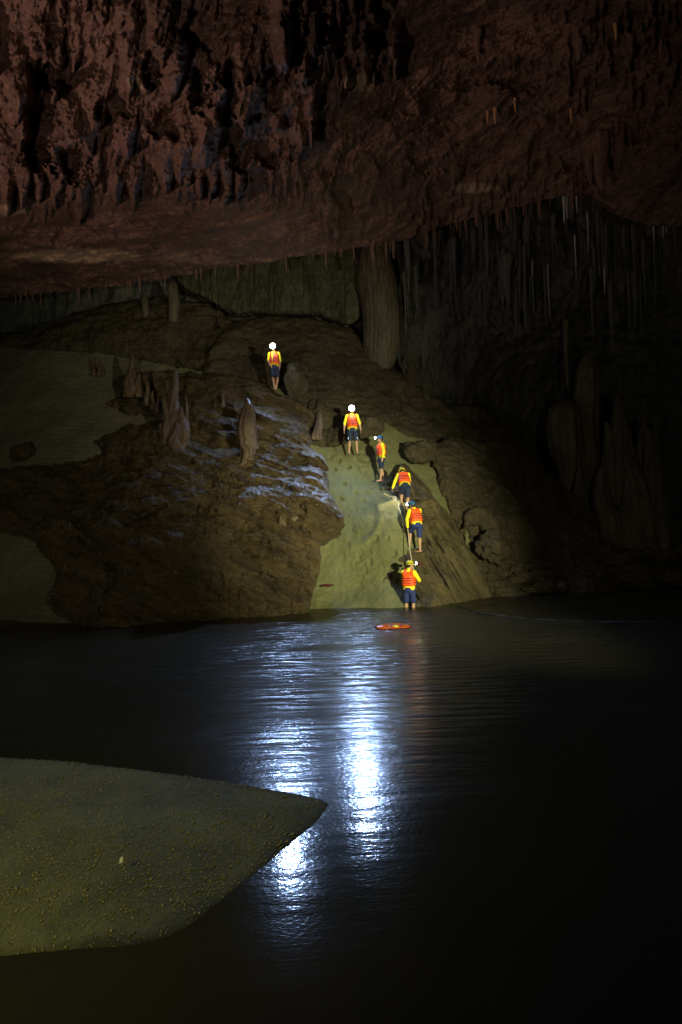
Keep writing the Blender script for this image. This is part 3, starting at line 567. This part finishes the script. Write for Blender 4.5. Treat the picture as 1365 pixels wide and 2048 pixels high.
for i in range(160):
    x = wx[0] + (wx[-1] - wx[0]) * i / 159; y = float(np.interp(x, wx, wy)); hw = 0.14 * (0.4 + abs(float(vnoise(np.array([x * 2.0, 1, 1]), 5)))) * min(1, i / 12)
    y += 0.06 * float(vnoise(np.array([x * 1.3, 4, 1]), 6)); zz = 0.045 + 0.004 * (i % 2)
    fv += [(x, y - hw, zz - 0.02), (x, y, zz), (x, y + hw, zz - 0.02)]
    if i: k = 3 * i; ff += [(k - 3, k, k + 1, k - 2), (k - 2, k + 1, k + 2, k - 1)]
foam = mesh_obj('wake_glint_strip', fv, ff, simple('wake_glint_tint', (0.028, 0.030, 0.030), 0.9, spec=0.1, noise=0.9, scale=5)); tag(foam, 'thin curved strip standing for the glint of the wake on the water at the right', 'wake glint', kind='stuff')  # strip added so the wake's faint glint shows as a colour
bed = mesh_obj('river_bed', [(-40, -6, -0.9), (40, -6, -0.9), (40, 40, -0.9), (-40, 40, -0.9)], [(0, 1, 2, 3)], M['sand']); tag(bed, 'sandy bed under the river', kind='structure')

# ------------------------------------------------------------------ near sandbar with gravel
outl = [(-260, 1508), (0, 1515), (150, 1524), (350, 1549), (500, 1570), (600, 1588), (646, 1599), (660, 1608), (650, 1624), (622, 1654), (556, 1712), (460, 1790), (385, 1850), (335, 1878), (270, 1893), (150, 1902), (0, 1914), (-260, 1930)]
gp = [ground(x, y, 0.0) for x, y in outl]
gpoly = [(p.x, p.y) for p in gp]
xs = [p[0] for p in gpoly]; ys = [p[1] for p in gpoly]
st = 0.022
X, Y = np.meshgrid(np.arange(min(xs) - .2, max(xs) + .2, st), np.arange(min(ys) - .2, max(ys) + .2, st))
S = sdf(X, Y, gpoly) + 0.02 * fbm(np.stack([X * 2.5, Y * 2.5, 0 * X], -1), 4, 401)
def bar_h(X, Y, S):
    return np.where(S > 0, 0.13 * (1 - np.exp(-np.clip(S, 0, 9) / 1.1)), 0.25 * S) + 0.012 * np.clip(S / 0.05, -1, 1) - 0.004 + 0.018 * fbm(np.stack([X * 1.5, Y * 1.5, 0 * X], -1), 3, 403) * np.clip(S * 2, 0, 1) + np.clip(S * 8, 0, 1) * 0.004 * fbm(np.stack([X * 18, Y * 18, 0 * X], -1), 2, 405)
H = bar_h(X, Y, S)
ok = S > -0.30; q = ok[:-1, :-1] & ok[1:, :-1] & ok[:-1, 1:] & ok[1:, 1:]
idx = np.arange(X.size).reshape(X.shape); quads = np.stack([idx[:-1, :-1][q], idx[:-1, 1:][q], idx[1:, 1:][q], idx[1:, :-1][q]], 1)
used = np.unique(quads); rm = -np.ones(X.size, int); rm[used] = np.arange(len(used))
bar = mesh_obj('sandbar', np.stack([X, Y, H], -1).reshape(-1, 3)[used], rm[quads], rock_mat('coarse_sand', (0.070, 0.074, 0.026), (0.205, 0.205, 0.078), 0.85, 1.0, (1, 1, 1), 0.9, 0.3, dist=0.02, attr=(0.035, 0.032, 0.016)))
wt = np.clip(1 - (S + 0.12 * fbm(np.stack([X * 3, Y * 3, 0 * X], -1), 3, 407)) / 0.16, 0, 1) * 0.7 + 0.35 * np.clip(fbm(np.stack([X * 0.8, Y * 1.6, 0 * X + 4], -1), 3, 409) * 2, 0, 1)
at = bar.data.attributes.new('mineral_wet_or_light', 'FLOAT', 'POINT'); at.data.foreach_set('value', np.clip(wt, 0, 1).reshape(-1)[used].astype(np.float32))
for nd in bar.data.materials[0].node_tree.nodes:
    if nd.type == 'TEX_NOISE' and nd.inputs['Scale'].default_value > 5: nd.inputs['Scale'].default_value = 42
tag(bar, 'low olive sandbar of coarse sand in the foreground', kind='structure')
# gravel: thousands of pebbles, one mass
dens = np.clip(fbm(np.stack([X * 0.9, Y * 0.9, 0 * X], -1), 3, 411) * 1.6 + 0.42, 0.10, 1) + 0.5 * np.exp(-np.abs(S) / 0.35)
cand = np.argwhere(S > 0.02); pick = cand[rng.integers(0, len(cand), 60000)]
keep = rng.uniform(0, 1, len(pick)) < dens[pick[:, 0], pick[:, 1]]; pick = pick[keep][:17000]
ico_v = np.array([(0, 0, 1), (1, 0, 0.1), (0.3, 0.95, 0), (-0.8, 0.6, 0.1), (-0.8, -0.6, 0), (0.3, -0.95, 0.1), (0, 0, -1)], float)
ico_f = [(0, i, i % 5 + 1) for i in range(1, 6)] + [(6, i % 5 + 1, i) for i in range(1, 6)]
VV, FF = [], []
n = len(pick); jit = rng.uniform(-.011, .011, (n, 2)); sz = rng.lognormal(-5.2, 0.42, n); ang = rng.uniform(0, 6.28, n)
for k in range(n):
    i, j = pick[k]; c, s = math.cos(ang[k]), math.sin(ang[k]); a = min(sz[k], 0.02)
    v = ico_v * np.array([a * 1.1, a * 0.8, a * 0.75]) * (1 + 0.25 * rng.uniform(-1, 1, (7, 1)))
    v = np.stack([v[:, 0] * c - v[:, 1] * s + X[i, j] + jit[k, 0], v[:, 0] * s + v[:, 1] * c + Y[i, j] + jit[k, 1], v[:, 2] + H[i, j] + a * 0.3], -1)
    VV.append(v)
base = (np.arange(n) * 7)[:, None, None]; FF = (np.array(ico_f)[None] + base).reshape(-1, 3)
gm = simple('pebble_stone', (0.26, 0.22, 0.11), 0.6, noise=0.8, scale=60, bump=0)
grav = mesh_obj('gravel', np.concatenate(VV), FF, gm, smooth=False); tag(grav, 'small pebbles strewn over the sandbar', 'gravel', kind='stuff')
p = ground(244, 1723, 0.16); r_ = rock(244, 1723, 7, 12, p.y, M['white'], 'single white pebble lying in the middle of the sandbar', 5, name='pebble')
r_.location = (p.x, p.y, 0.17)

# ------------------------------------------------------------------ people
def tube(a, b, ra, rb, seg=14, rings=5):
    a = Vector(a); b = Vector(b); d = b - a
    if d.length < 1e-5: d = Vector((0, 0, 1e-4))
    q = d.to_track_quat('Z', 'Y'); vs, fs = [], []
    prof = [(-math.cos(t) * ra, math.sin(t) * ra) for t in (0.01, 0.5, 1.0, 1.57)] + [(d.length + math.sin(t) * rb, math.cos(t) * rb) for t in (0, 0.5, 1.05, 1.56)]
    for (z, r) in prof:
        for j in range(seg):
            an = 2 * math.pi * j / seg; vs.append(a + q @ Vector((r * math.cos(an), r * math.sin(an), z)))
    n = len(prof)
    for i in range(n - 1):
        for j in range(seg): fs.append((i * seg + j, i * seg + (j + 1) % seg, (i + 1) * seg + (j + 1) % seg, (i + 1) * seg + j))
    fs.append(tuple(range(seg))[::-1]); fs.append(tuple((n - 1) * seg + j for j in range(seg)))
    return vs, fs
def ell(c, ax, ay, az, rx, ry, rz, seg=18, rings=12, cut=-2):
    vs, fs = [], []; c = Vector(c)
    for i in range(rings + 1):
        t = math.pi * i / rings; z = math.cos(t)
        if z < cut: z = cut
        r = math.sqrt(max(0, 1 - z * z)) if z > cut else math.sqrt(1 - cut * cut) * max(0.001, 1 - (i - 0.5 * rings) / rings)
        r = max(r, 0.01)
        for j in range(seg):
            an = 2 * math.pi * j / seg; vs.append(c + ax * (rx * r * math.cos(an)) + ay * (ry * r * math.sin(an)) + az * (rz * z))
    for i in range(rings):
        for j in range(seg): fs.append((i * seg + j, (i + 1) * seg + j, (i + 1) * seg + (j + 1) % seg, i * seg + (j + 1) % seg))
    fs.append(tuple(range(seg))); fs.append(tuple(rings * seg + j for j in range(seg))[::-1])
    return vs, fs
def loft(c0, axis, right, front, prof, seg=28, expo=2.4):
    """rings along axis: (h, halfwidth, front depth, back depth)"""
    vs, fs = [], []; c0 = Vector(c0)
    for (h, a, bf, bb) in prof:
        for j in range(seg):
            an = 2 * math.pi * j / seg; ca, sa = math.cos(an), math.sin(an)
            k = (abs(ca) ** expo + abs(sa) ** expo) ** (-1 / expo)
            vs.append(c0 + axis * h + right * (a * ca * k) + front * ((bf if sa > 0 else bb) * sa * k))
    n = len(prof)
    for i in range(n - 1):
        for j in range(seg): fs.append((i * seg + j, i * seg + (j + 1) % seg, (i + 1) * seg + (j + 1) % seg, (i + 1) * seg + j))
    fs.append(tuple(range(seg))[::-1]); fs.append(tuple((n - 1) * seg + j for j in range(seg)))
    return vs, fs
def merge(lst):
    vs, fs = [], []
    for v, f in lst:
        o = len(vs); vs += v; fs += [tuple(i + o for i in g) for g in f]
    return vs, fs
def fuse(name, lst, mat, parent, voxel=0.010, smooth=3):
    """one continuous surface grown round the given forms"""
    vs, fs = merge(lst); me = bpy.data.meshes.new('tmp'); me.from_pydata([tuple(v) for v in vs], [], fs)
    t = bpy.data.objects.new('tmp', me); COL.objects.link(t)
    r = t.modifiers.new('r', 'REMESH'); r.mode = 'VOXEL'; r.voxel_size = voxel; r.use_smooth_shade = True
    s = t.modifiers.new('s', 'SMOOTH'); s.factor = 0.5; s.iterations = smooth
    dg = bpy.context.evaluated_depsgraph_get(); dg.update()
    out = bpy.data.meshes.new_from_object(t.evaluated_get(dg)); out.name = name
    bpy.data.objects.remove(t); bpy.data.meshes.remove(me)
    out.polygons.foreach_set('use_smooth', [True] * len(out.polygons)); out.materials.clear(); out.materials.append(mat)
    o = bpy.data.objects.new(name, out); COL.objects.link(o); o.parent = parent
    return o
def part(name, lst, mat, parent):
    vs, fs = merge(lst); return mesh_obj(name, [tuple(v) for v in vs], fs, mat, parent)

def person(loc, face, label, J={}, helmet='hblue', shorts='navy', look=None, sleeves=1.0, lamp_r=0.036, opening=False, sideopen=False, trims=False, h=1.0, lamp_side=None, group='cave walkers in orange life vests'):
    root = bpy.data.objects.new('person', None); COL.objects.link(root); root.location = loc; root.scale = (h, h, h)
    tag(root, label, 'person', group)
    f0 = Vector((face[0], face[1], 0)).normalized(); s0 = Vector((f0.y, -f0.x, 0)); up = Vector((0, 0, 1))
    def L_(p): return s0 * p[0] + f0 * p[1] + up * p[2]
    D = dict(pelvis=(0, 0, 0.93), chest=(0, 0, 1.30), neck=(0, 0, 1.46), head=(0, 0.02, 1.60),
             shR=(0.175, 0, 1.40), elR=(0.235, -0.03, 1.13), wrR=(0.245, 0.03, 0.88), shL=(-0.175, 0, 1.40), elL=(-0.235, -0.03, 1.13), wrL=(-0.245, 0.03, 0.88),
             hipR=(0.09, 0, 0.90), knR=(0.10, 0.03, 0.49), anR=(0.10, 0, 0.08), hipL=(-0.09, 0, 0.90), knL=(-0.10, 0.03, 0.49), anL=(-0.10, 0, 0.08))
    D.update(J); P = {k: L_(v) for k, v in D.items()}
    spine = (P['chest'] - P['pelvis']).normalized(); right = (P['shR'] - P['shL']).normalized(); front = spine.cross(right) ; front = front if front.dot(f0) > 0 or abs(spine.z) < 0.4 else -front
    if spine.cross(right).dot(f0) < 0 and spine.z > 0.4: pass
    lk = Vector(look).normalized() if look else f0
    hr = lk.cross(up).normalized(); hu = hr.cross(lk).normalized()
    if spine.z > 0.2 and not look: hu = (up * 0.7 + spine * 0.3).normalized()
    hc = P['head']; B = []
    # trunk, neck, head
    B.append(loft(P['pelvis'], spine, right, front, [(-0.08, 0.10, 0.08, 0.09), (0.0, 0.165, 0.10, 0.12), (0.12, 0.145, 0.095, 0.09), (0.28, 0.16, 0.11, 0.10), (0.40, 0.165, 0.11, 0.105), (0.47, 0.12, 0.08, 0.08)], 24, 2.1))
    B.append(tube(P['neck'] - spine * 0.06, hc - hu * 0.05, 0.058, 0.052))
    B.append(ell(hc + hu * 0.02, hr, lk, hu, 0.078, 0.095, 0.105)); B.append(ell(hc - hu * 0.055 + lk * 0.028, hr, lk, hu, 0.056, 0.066, 0.062))
    B.append(tube(hc + lk * 0.092 + hu * 0.012, hc + lk * 0.112 - hu * 0.022, 0.010, 0.015)); B.append(ell(hc + lk * 0.086 - hu * 0.052, hr, lk, hu, 0.026, 0.014, 0.010))
    for sg in (-1, 1): B.append(ell(hc + hr * sg * 0.080 - hu * 0.005, hr, lk, hu, 0.012, 0.020, 0.032, 10, 8)); B.append(ell(hc + hr * sg * 0.033 + lk * 0.082 + hu * 0.028, hr, lk, hu, 0.022, 0.012, 0.007, 10, 8))
    for q in 'RL':
        sh, el, wr = P['sh' + q], P['el' + q], P['wr' + q]
        B += [tube(sh, el, 0.052, 0.040), tube(el, el.lerp(wr, 0.35), 0.040, 0.041), tube(el.lerp(wr, 0.35), wr, 0.041, 0.026)]
        hd = (wr - el).normalized() if 'hd' + q not in J else L_(J['hd' + q]).normalized()
        sd = right.cross(hd); sd = f0 if sd.length < 0.2 else sd.normalized(); pn = hd.cross(sd).normalized()      # palm width runs fore and aft
        pc = wr + hd * 0.05; B.append(ell(pc, sd, pn, hd, 0.040, 0.016, 0.052, 12, 10))
        inn = -right if q == 'R' else right
        for k, (off, ln) in enumerate(((0.030, 0.066), (0.011, 0.076), (-0.009, 0.070), (-0.028, 0.055))):
            r0 = wr + hd * 0.085 + sd * off; c1 = (hd * 0.93 + inn * 0.30).normalized(); c2 = (hd * 0.62 + inn * 0.78).normalized()
            m1 = r0 + c1 * ln * 0.5; B += [tube(r0, m1, 0.0098, 0.0092, 8), tube(m1, m1 + c2 * ln * 0.5, 0.0092, 0.0080, 8)]
        t0 = wr + hd * 0.03 + sd * 0.032; t1 = t0 + (hd * 0.6 + sd * 0.7 + inn * 0.2).normalized() * 0.036; B += [tube(t0, t1, 0.013, 0.0105, 8), tube(t1, t1 + (hd * 0.9 + sd * 0.15 + inn * 0.35).normalized() * 0.030, 0.0105, 0.009, 8)]
        hp, kn, an = P['hip' + q], P['kn' + q], P['an' + q]
        cm = kn.lerp(an, 0.30) - f0 * 0.018
        B += [tube(hp, kn, 0.083, 0.054), tube(kn, cm, 0.052, 0.058), tube(cm, an, 0.056, 0.034), tube(kn + f0 * 0.02, kn + f0 * 0.022, 0.045, 0.04)]
        fd = L_(J['ft' + q]).normalized() if 'ft' + q in J else f0
        B += [tube(an - fd * 0.03 - up * 0.035, an + fd * 0.10 - up * 0.05, 0.036, 0.030), tube(an + fd * 0.08 - up * 0.052, an + fd * 0.165 - up * 0.058, 0.034, 0.020)]
    body = fuse('body', B, M['skin'], root, 0.0085, 3)
    part('eyes', [ell(hc + hr * sg * 0.033 + lk * 0.087 + hu * 0.012, hr, lk, hu, 0.013, 0.007, 0.006, 10, 8) for sg in (-1, 1)], M['eye'], root)
    # shirt
    S_ = [loft(P['pelvis'], spine, right, front, [(-0.06, 0.185, 0.125, 0.14), (0.0, 0.185, 0.12, 0.14), (0.14, 0.165, 0.115, 0.11), (0.30, 0.178, 0.128, 0.118), (0.42, 0.185, 0.125, 0.12), (0.49, 0.12, 0.085, 0.085)], 28, 2.2),
          tube(P['neck'] - spine * 0.05, P['neck'] + spine * 0.01, 0.075, 0.066)]
    for q in 'RL':
        sh, el, wr = P['sh' + q], P['el' + q], P['wr' + q]; e = el.lerp(wr, min(0.92, sleeves))
        S_ += [tube(sh, el, 0.070, 0.056)] + ([tube(el, e, 0.056, 0.043)] if sleeves > 0.05 else [])
    fuse('shirt', S_, M['yellow'], root, 0.011, 3)
    # life vest: two thick foam panels joined over the shoulders, with webbing straps
    vest = [loft(P['pelvis'] + spine * 0.07, spine, right, front, [(0.0, 0.195, 0.155, 0.165), (0.04, 0.205, 0.17, 0.18), (0.20, 0.195, 0.172, 0.165), (0.31, 0.178, 0.165, 0.158), (0.38, 0.165, 0.145, 0.145), (0.42, 0.13, 0.12, 0.12)], 32, 2.9)]
    for sg in (1, -1):
        vest.append(tube(P['chest'] + right * sg * 0.115 + spine * 0.04 + front * 0.11, P['chest'] + right * sg * 0.095 + spine * 0.155, 0.048, 0.040))
        vest.append(tube(P['chest'] + right * sg * 0.115 + spine * 0.04 - front * 0.11, P['chest'] + right * sg * 0.095 + spine * 0.155, 0.048, 0.040))
    v = fuse('life_vest', vest, M['orange'], root, 0.012, 2)
    if opening: part('shirt_front', [loft(P['pelvis'] + spine * 0.10 + right * 0.075, spine, right, front, [(0.0, 0.028, 0.176, 0.0), (0.2, 0.040, 0.184, 0.0), (0.42, 0.030, 0.150, 0.0)], 20, 3)], M['yellow'], root)
    for k, hh in enumerate((0.13, 0.20, 0.27)):
        part('strap', [loft(P['pelvis'] + spine * (hh + 0.02), spine, right, front, [(0.0, 0.190, 0.172, 0.172), (0.003, 0.2065 - 0.012 * k, 0.1830, 0.180), (0.021, 0.2065 - 0.013 * k, 0.1830, 0.180), (0.024, 0.190, 0.172, 0.172)], 36, 2.9)], M['strap'], v)
    part('buckle', [loft(P['pelvis'] + spine * 0.12 - right * 0.02, spine, right, front, [(0.0, 0.016, 0.192, 0), (0.20, 0.016, 0.192, 0)], 12, 4)], M['strap'], v)
    if sideopen: pass
    # shorts
    H_ = [loft(P['pelvis'], spine, right, front, [(-0.13, 0.14, 0.12, 0.13), (-0.06, 0.180, 0.125, 0.145), (0.03, 0.176, 0.122, 0.138)], 28, 2.2)]
    hems = []
    for q in 'RL':
        hp, kn = P['hip' + q], P['kn' + q]; e = hp.lerp(kn, 0.86)
        H_ += [tube(hp, e, 0.102, 0.090)]
        # flat hem: extend slightly
        hems.append((e, (kn - hp).normalized(), q))
    sh_ = fuse('shorts', H_, M[shorts], root, 0.012, 3)
    if trims:
        for (e, dd, q) in hems: part('trim', [ell(e + f0 * 0.085 + right * (0.05 if q == 'R' else -0.05) + up * 0.03, right, f0, up, 0.018, 0.012, 0.05, 10, 8)], M['trim'], sh_)
    # helmet with rim and headlamp
    he = part('helmet', [ell(hc + hu * 0.045, hr, lk, hu, 0.112, 0.130, 0.110, 28, 16, cut=-0.12), loft(hc + hu * 0.026, hu, hr, lk, [(0.0, 0.113, 0.138, 0.130), (0.006, 0.119, 0.145, 0.135), (0.014, 0.113, 0.138, 0.130)], 28, 2.0)], M[helmet], root)
    part('chin_strap', [tube(hc + hr * sg * 0.088 + hu * 0.02, hc - hu * 0.105 + lk * 0.03, 0.006, 0.006, 6) for sg in (-1, 1)], M['black'], he)
    part('lamp_band', [loft(hc + hu * 0.055, hu, hr, lk, [(0, 0.112, 0.129, 0.129), (0.001, 0.1165, 0.134, 0.134), (0.024, 0.1145, 0.132, 0.132), (0.025, 0.11, 0.127, 0.127)], 28, 2.0)], M['black'], he)
    lp = hc + hu * 0.072 + lk * 0.135
    part('lamp_housing', [tube(lp, lp + lk * 0.03, lamp_r * 1.15, lamp_r * 1.2, 20)], M['black'], he)
    part('lamp_lens', [ell(lp + lk * (0.03 + lamp_r * 0.8), hr, lk, hu, lamp_r * 1.12, lamp_r * 0.75, lamp_r * 1.12, 20, 12)], M['lens'], he)
    part('hair', [ell(hc + hu * 0.015 - lk * 0.02, hr, lk, hu, 0.086, 0.090, 0.080)], M['hair'], root)
    wl = Vector(loc) + (lp + lk * (0.09 + lamp_r)) * h
    return root, wl, lk, P
def feet(px, py, d, z=None):
    v = V(px, py, d);
    if z is not None: v.z = z
    return v
def lamp_on(root, wl, lk, power, size=80, color=(0.38, 0.57, 1.0), aim=None, radius=0.04, blend=0.5):
    t = Vector(aim) if aim else wl + lk
    s = spot('headlamp_beam', wl, t, power, color, size, blend, radius)
    loc = s.matrix_world.copy(); return s
C0 = Vector((0, 0, CAM_H))
d1 = depth_on('sand_slope', 551, 781) - 0.15; d2 = 24.6
a = feet(551, 781, 25.4)
r1 = person(a, (0.12, -1), 'top walker facing the camera with blazing headlamp, highest of the six on the ridge',
    dict(knR=(0.07, 0.04, 0.49), anR=(0.02, 0, 0.08), knL=(-0.11, 0.03, 0.50), anL=(-0.035, -0.05, 0.08), head=(0.03, 0.03, 1.60), elR=(0.22, 0.0, 1.15), wrR=(0.16, 0.12, 0.93), elL=(-0.22, 0, 1.13), wrL=(-0.2, 0.06, 0.87)),
    'hyellow', 'navy', look=(0.06, -1, -0.20), sleeves=0.0, lamp_r=0.092, opening=True, h=0.98)  # lens made oversized to stand in for the lamp's glare
b_ = feet(707, 909, 24.7)
r2 = person(b_, (0.03, -1), 'second walker facing the camera with blazing headlamp, feet apart on the sand crest',
    dict(knR=(0.12, 0.03, 0.49), anR=(0.15, 0, 0.08), knL=(-0.12, 0.03, 0.49), anL=(-0.15, 0, 0.08), elR=(0.27, -0.03, 1.14), wrR=(0.30, 0.03, 0.88), elL=(-0.27, -0.03, 1.14), wrL=(-0.30, 0.03, 0.88)),
    'hyellow', 'navy', look=(-0.01, -1, -0.16), sleeves=0.25, lamp_r=0.092, trims=True, h=1.0)  # same enlarged lens, its size imitates the glare
c_ = feet(765, 963, 24.2)
r3 = person(c_, (-1, -0.25), 'blue helmeted man standing in profile, looking left, below the second lamp bearer',
    dict(elR=(0.21, 0.0, 1.13), wrR=(0.22, 0.05, 0.88), knR=(0.09, 0.0, 0.48), anR=(0.10, -0.10, 0.08), knL=(-0.09, 0.05, 0.49), anL=(-0.10, 0.10, 0.08)),
    'hblue', 'navy', look=(-1, -0.2, 0.0), sleeves=0.9, lamp_r=0.04, h=0.93)
d_ = feet(812, 1022, 22.6)
r4 = person(d_, (0.0, 1), 'stooping climber in yellow helmet seen from behind, gripping the rope knot',
    dict(pelvis=(0.0, -0.02, 0.88), chest=(-0.02, 0.20, 1.19), neck=(-0.03, 0.30, 1.31), head=(-0.04, 0.40, 1.38), shR=(0.15, 0.22, 1.26), shL=(-0.19, 0.22, 1.26), elL=(-0.32, 0.24, 1.02), wrL=(-0.40, 0.30, 0.80), elR=(0.20, 0.36, 1.04), wrR=(0.12, 0.52, 0.90),
         hipR=(0.09, 0, 0.86), hipL=(-0.09, 0, 0.86), knR=(0.10, 0.02, 0.47), anR=(0.02, -0.06, 0.08), knL=(-0.10, 0.28, 0.62), anL=(-0.12, 0.24, 0.22)),
    'hyellow', 'navy', look=(-0.2, 1, -0.55), sleeves=0.9, lamp_r=0.036, h=0.97)
e_ = feet(835, 1105, 21.55)
r5 = person(e_, (-0.28, 1), 'climber in blue helmet seen from behind, sliding one hand down the rope',
    dict(pelvis=(0.02, 0.02, 0.90), chest=(0.02, 0.13, 1.25), neck=(0.02, 0.20, 1.39), head=(-0.02, 0.26, 1.50), shR=(0.19, 0.14, 1.34), shL=(-0.16, 0.14, 1.34), elL=(-0.26, 0.14, 1.06), wrL=(-0.22, 0.20, 0.80), elR=(0.23, 0.28, 1.12), wrR=(0.12, 0.46, 1.05),
         hipR=(0.11, 0.0, 0.88), hipL=(-0.07, 0.0, 0.88), knR=(0.09, 0.0, 0.48), anR=(0.08, -0.03, 0.08), knL=(-0.10, 0.30, 0.66), anL=(-0.15, 0.28, 0.26), ftR=(-0.5, 0.7, 0)),
    'hblue', 'blueshort', look=(-0.75, 0.85, -0.1), sleeves=0.92, lamp_r=0.038, h=0.99)
f_ = feet(821, 1226, 20.3); f_.z = -0.36
f_.x = V(820, 1212, 20.3).x
r6 = person(f_, (0.45, 1), 'man in yellow helmet standing knee deep in the water with his back turned',
    dict(elR=(0.30, 0.06, 1.16), wrR=(0.22, 0.27, 1.08), elL=(-0.20, 0.08, 1.12), wrL=(-0.06, 0.28, 1.05), knR=(0.11, 0.02, 0.49), anR=(0.12, 0, 0.08), knL=(-0.11, 0.02, 0.49), anL=(-0.12, 0, 0.08), head=(0.03, 0.04, 1.60)),
    'hyellow', 'blueshort', look=(0.95, 0.40, -0.10), sleeves=0.92, lamp_r=0.040, h=1.0)
lamp_on(r1[0], r1[1], r1[2], 2200, 74, aim=(0.3, 9.0, 0.0), radius=0.06)
lamp_on(r2[0], r2[1], r2[2], 900, 74, aim=(0.0, 9.0, 0.0), radius=0.06)
for rr_ in (r1, r2):          # the spill of each enlarged lamp on its wearer
    pl = bpy.data.lights.new('headlamp_spill', 'POINT'); pl.energy = 14; pl.color = (0.72, 0.82, 1.0); pl.shadow_soft_size = 0.04
    po = bpy.data.objects.new('headlamp_spill', pl); COL.objects.link(po); po.location = rr_[1] + rr_[2] * 0.10
    lamp_on(rr_[0], rr_[1], rr_[2], 700, 130, aim=rr_[1] + Vector((0, -1, -0.9)), blend=0.9)
lamp_on(r3[0], r3[1], r3[2], 10, 90)
lamp_on(r4[0], r4[1], r4[2], 170, 60, (1.0, 0.78, 0.42), aim=V(790, 995, 22.7), radius=0.03)
lamp_on(r5[0], r5[1], r5[2], 10, 80)
lamp_on(r6[0], r6[1], r6[2], 8, 80)

# ------------------------------------------------------------------ rope and small things
def poly_tube(name, pts, r, mat, seg=8):
    pts = [Vector(p) for p in pts]; vs, fs = [], []
    # Catmull-Rom refinement
    out = []
    for i in range(len(pts) - 1):
        p0 = pts[max(i - 1, 0)]; p1 = pts[i]; p2 = pts[i + 1]; p3 = pts[min(i + 2, len(pts) - 1)]
        for k in range(8):
            t = k / 8; out.append(0.5 * ((2 * p1) + (p2 - p0) * t + (2 * p0 - 5 * p1 + 4 * p2 - p3) * t * t + (3 * p1 - p0 - 3 * p2 + p3) * t ** 3))
    out.append(pts[-1])
    for i, p in enumerate(out):
        d = (out[min(i + 1, len(out) - 1)] - out[max(i - 1, 0)]).normalized(); q = d.to_track_quat('Z', 'Y')
        for j in range(seg): an = 2 * math.pi * j / seg; vs.append(p + q @ Vector((r * math.cos(an), r * math.sin(an), 0)))
    for i in range(len(out) - 1):
        for j in range(seg): fs.append((i * seg + j, i * seg + (j + 1) % seg, (i + 1) * seg + (j + 1) % seg, (i + 1) * seg + j))
    return vs, fs
h5 = r5[3]['wrL'] * 0.99 + e_ + Vector((0.0, 0.0, -0.08))
rp = [V(768, 988, 22.9), V(780, 993, 22.75), V(791, 999, 22.5), V(800, 1022, 22.2), V(808, 1044, 22.0), h5, V(819, 1090, 21.3), V(824, 1122, 20.95), V(828, 1140, 20.8)]
vs, fs = poly_tube('rope', rp, 0.013, None); k1 = poly_tube('', [V(786, 994, 22.5), V(791, 994, 22.45), V(793, 998, 22.5), V(789, 1001, 22.45), V(786, 996, 22.5)], 0.018, None)
k2 = poly_tube('', [V(791, 1002, 22.45), V(799, 1008, 22.4), V(792, 1012, 22.42)], 0.014, None)
ro = mesh_obj('rope', *merge([(vs, fs)]), M['rope']); tag(ro, 'pale climbing rope running down the gully past the climbers', 'rope')
kn_ = mesh_obj('knot', *merge([k1, k2]), M['rope'], ro)

# floating life vest
fl = bpy.data.objects.new('floating_life_vest', None); COL.objects.link(fl); g = ground(786, 1256); fl.location = (g.x, g.y, 0.0)
tag(fl, 'orange life vest with a yellow patch floating flat on the dark water', 'life vest')
ux, uy, uz = Vector((1, 0, 0)), Vector((0, 1, 0)), Vector((0, 0, 1))
fuse('foam_panel', [ell((-0.24, 0, 0.03), ux, uy, uz, 0.20, 0.2, 0.065), ell((0.0, 0.02, 0.03), ux, uy, uz, 0.26, 0.21, 0.055), ell((0.24, 0.02, 0.03), ux, uy, uz, 0.20, 0.18, 0.05), tube((-0.2, 0.1, 0.04), (0.2, 0.1, 0.04), 0.06, 0.06)], simple('wet_orange_nylon', (0.42, 0.075, 0.012), 0.18, spec=0.6), fl, 0.015)
part('patch', [ell((0.06, -0.10, 0.055), ux, uy, uz, 0.08, 0.07, 0.035)], M['hyellow'], fl)
part('strap', [tube((-0.05, -0.17, 0.07), (-0.05, 0.17, 0.09), 0.012, 0.012), tube((0.2, -0.15, 0.07), (0.2, 0.15, 0.085), 0.012, 0.012)], M['strap'], fl)
# red bundle at the foot of the slope and red glove by the gully
bd = bpy.data.objects.new('red_bundle', None); COL.objects.link(bd); bd.location = V(655, 1171, depth_on('sand_slope', 655, 1171) - 0.15); bd.scale = (0.7, 0.7, 0.9)
tag(bd, 'dark red bundle of clothes dropped at the foot of the sand slope', 'bundle')
for k in range(5): part('cloth_fold', [ell((-0.2 + 0.1 * k, 0.02 * (k % 2), 0.01 * (k % 3)), ux, uy, uz, 0.08 + 0.01 * (k % 3), 0.07, 0.035 + 0.012 * (k % 2), 14, 10)], M['red'], bd)
gl = bpy.data.objects.new('red_glove', None); COL.objects.link(gl); gl.location = V(839, 1127, 21.2); gl.scale = (0.6, 0.6, 0.6)
tag(gl, 'dark red glove lying on the rock by the lowest headlamp', 'glove')
fuse('palm', [ell((0, 0, 0), ux, uy, uz, 0.09, 0.05, 0.06)] + [tube((0.05 * math.cos(t), -0.01, 0.05 * math.sin(t)), (0.14 * math.cos(t), -0.02, 0.14 * math.sin(t)), 0.022, 0.016) for t in (-0.6, -0.2, 0.2, 0.6, 1.3)], M['red'], gl, 0.01)
print('scene built', len(bpy.data.objects))
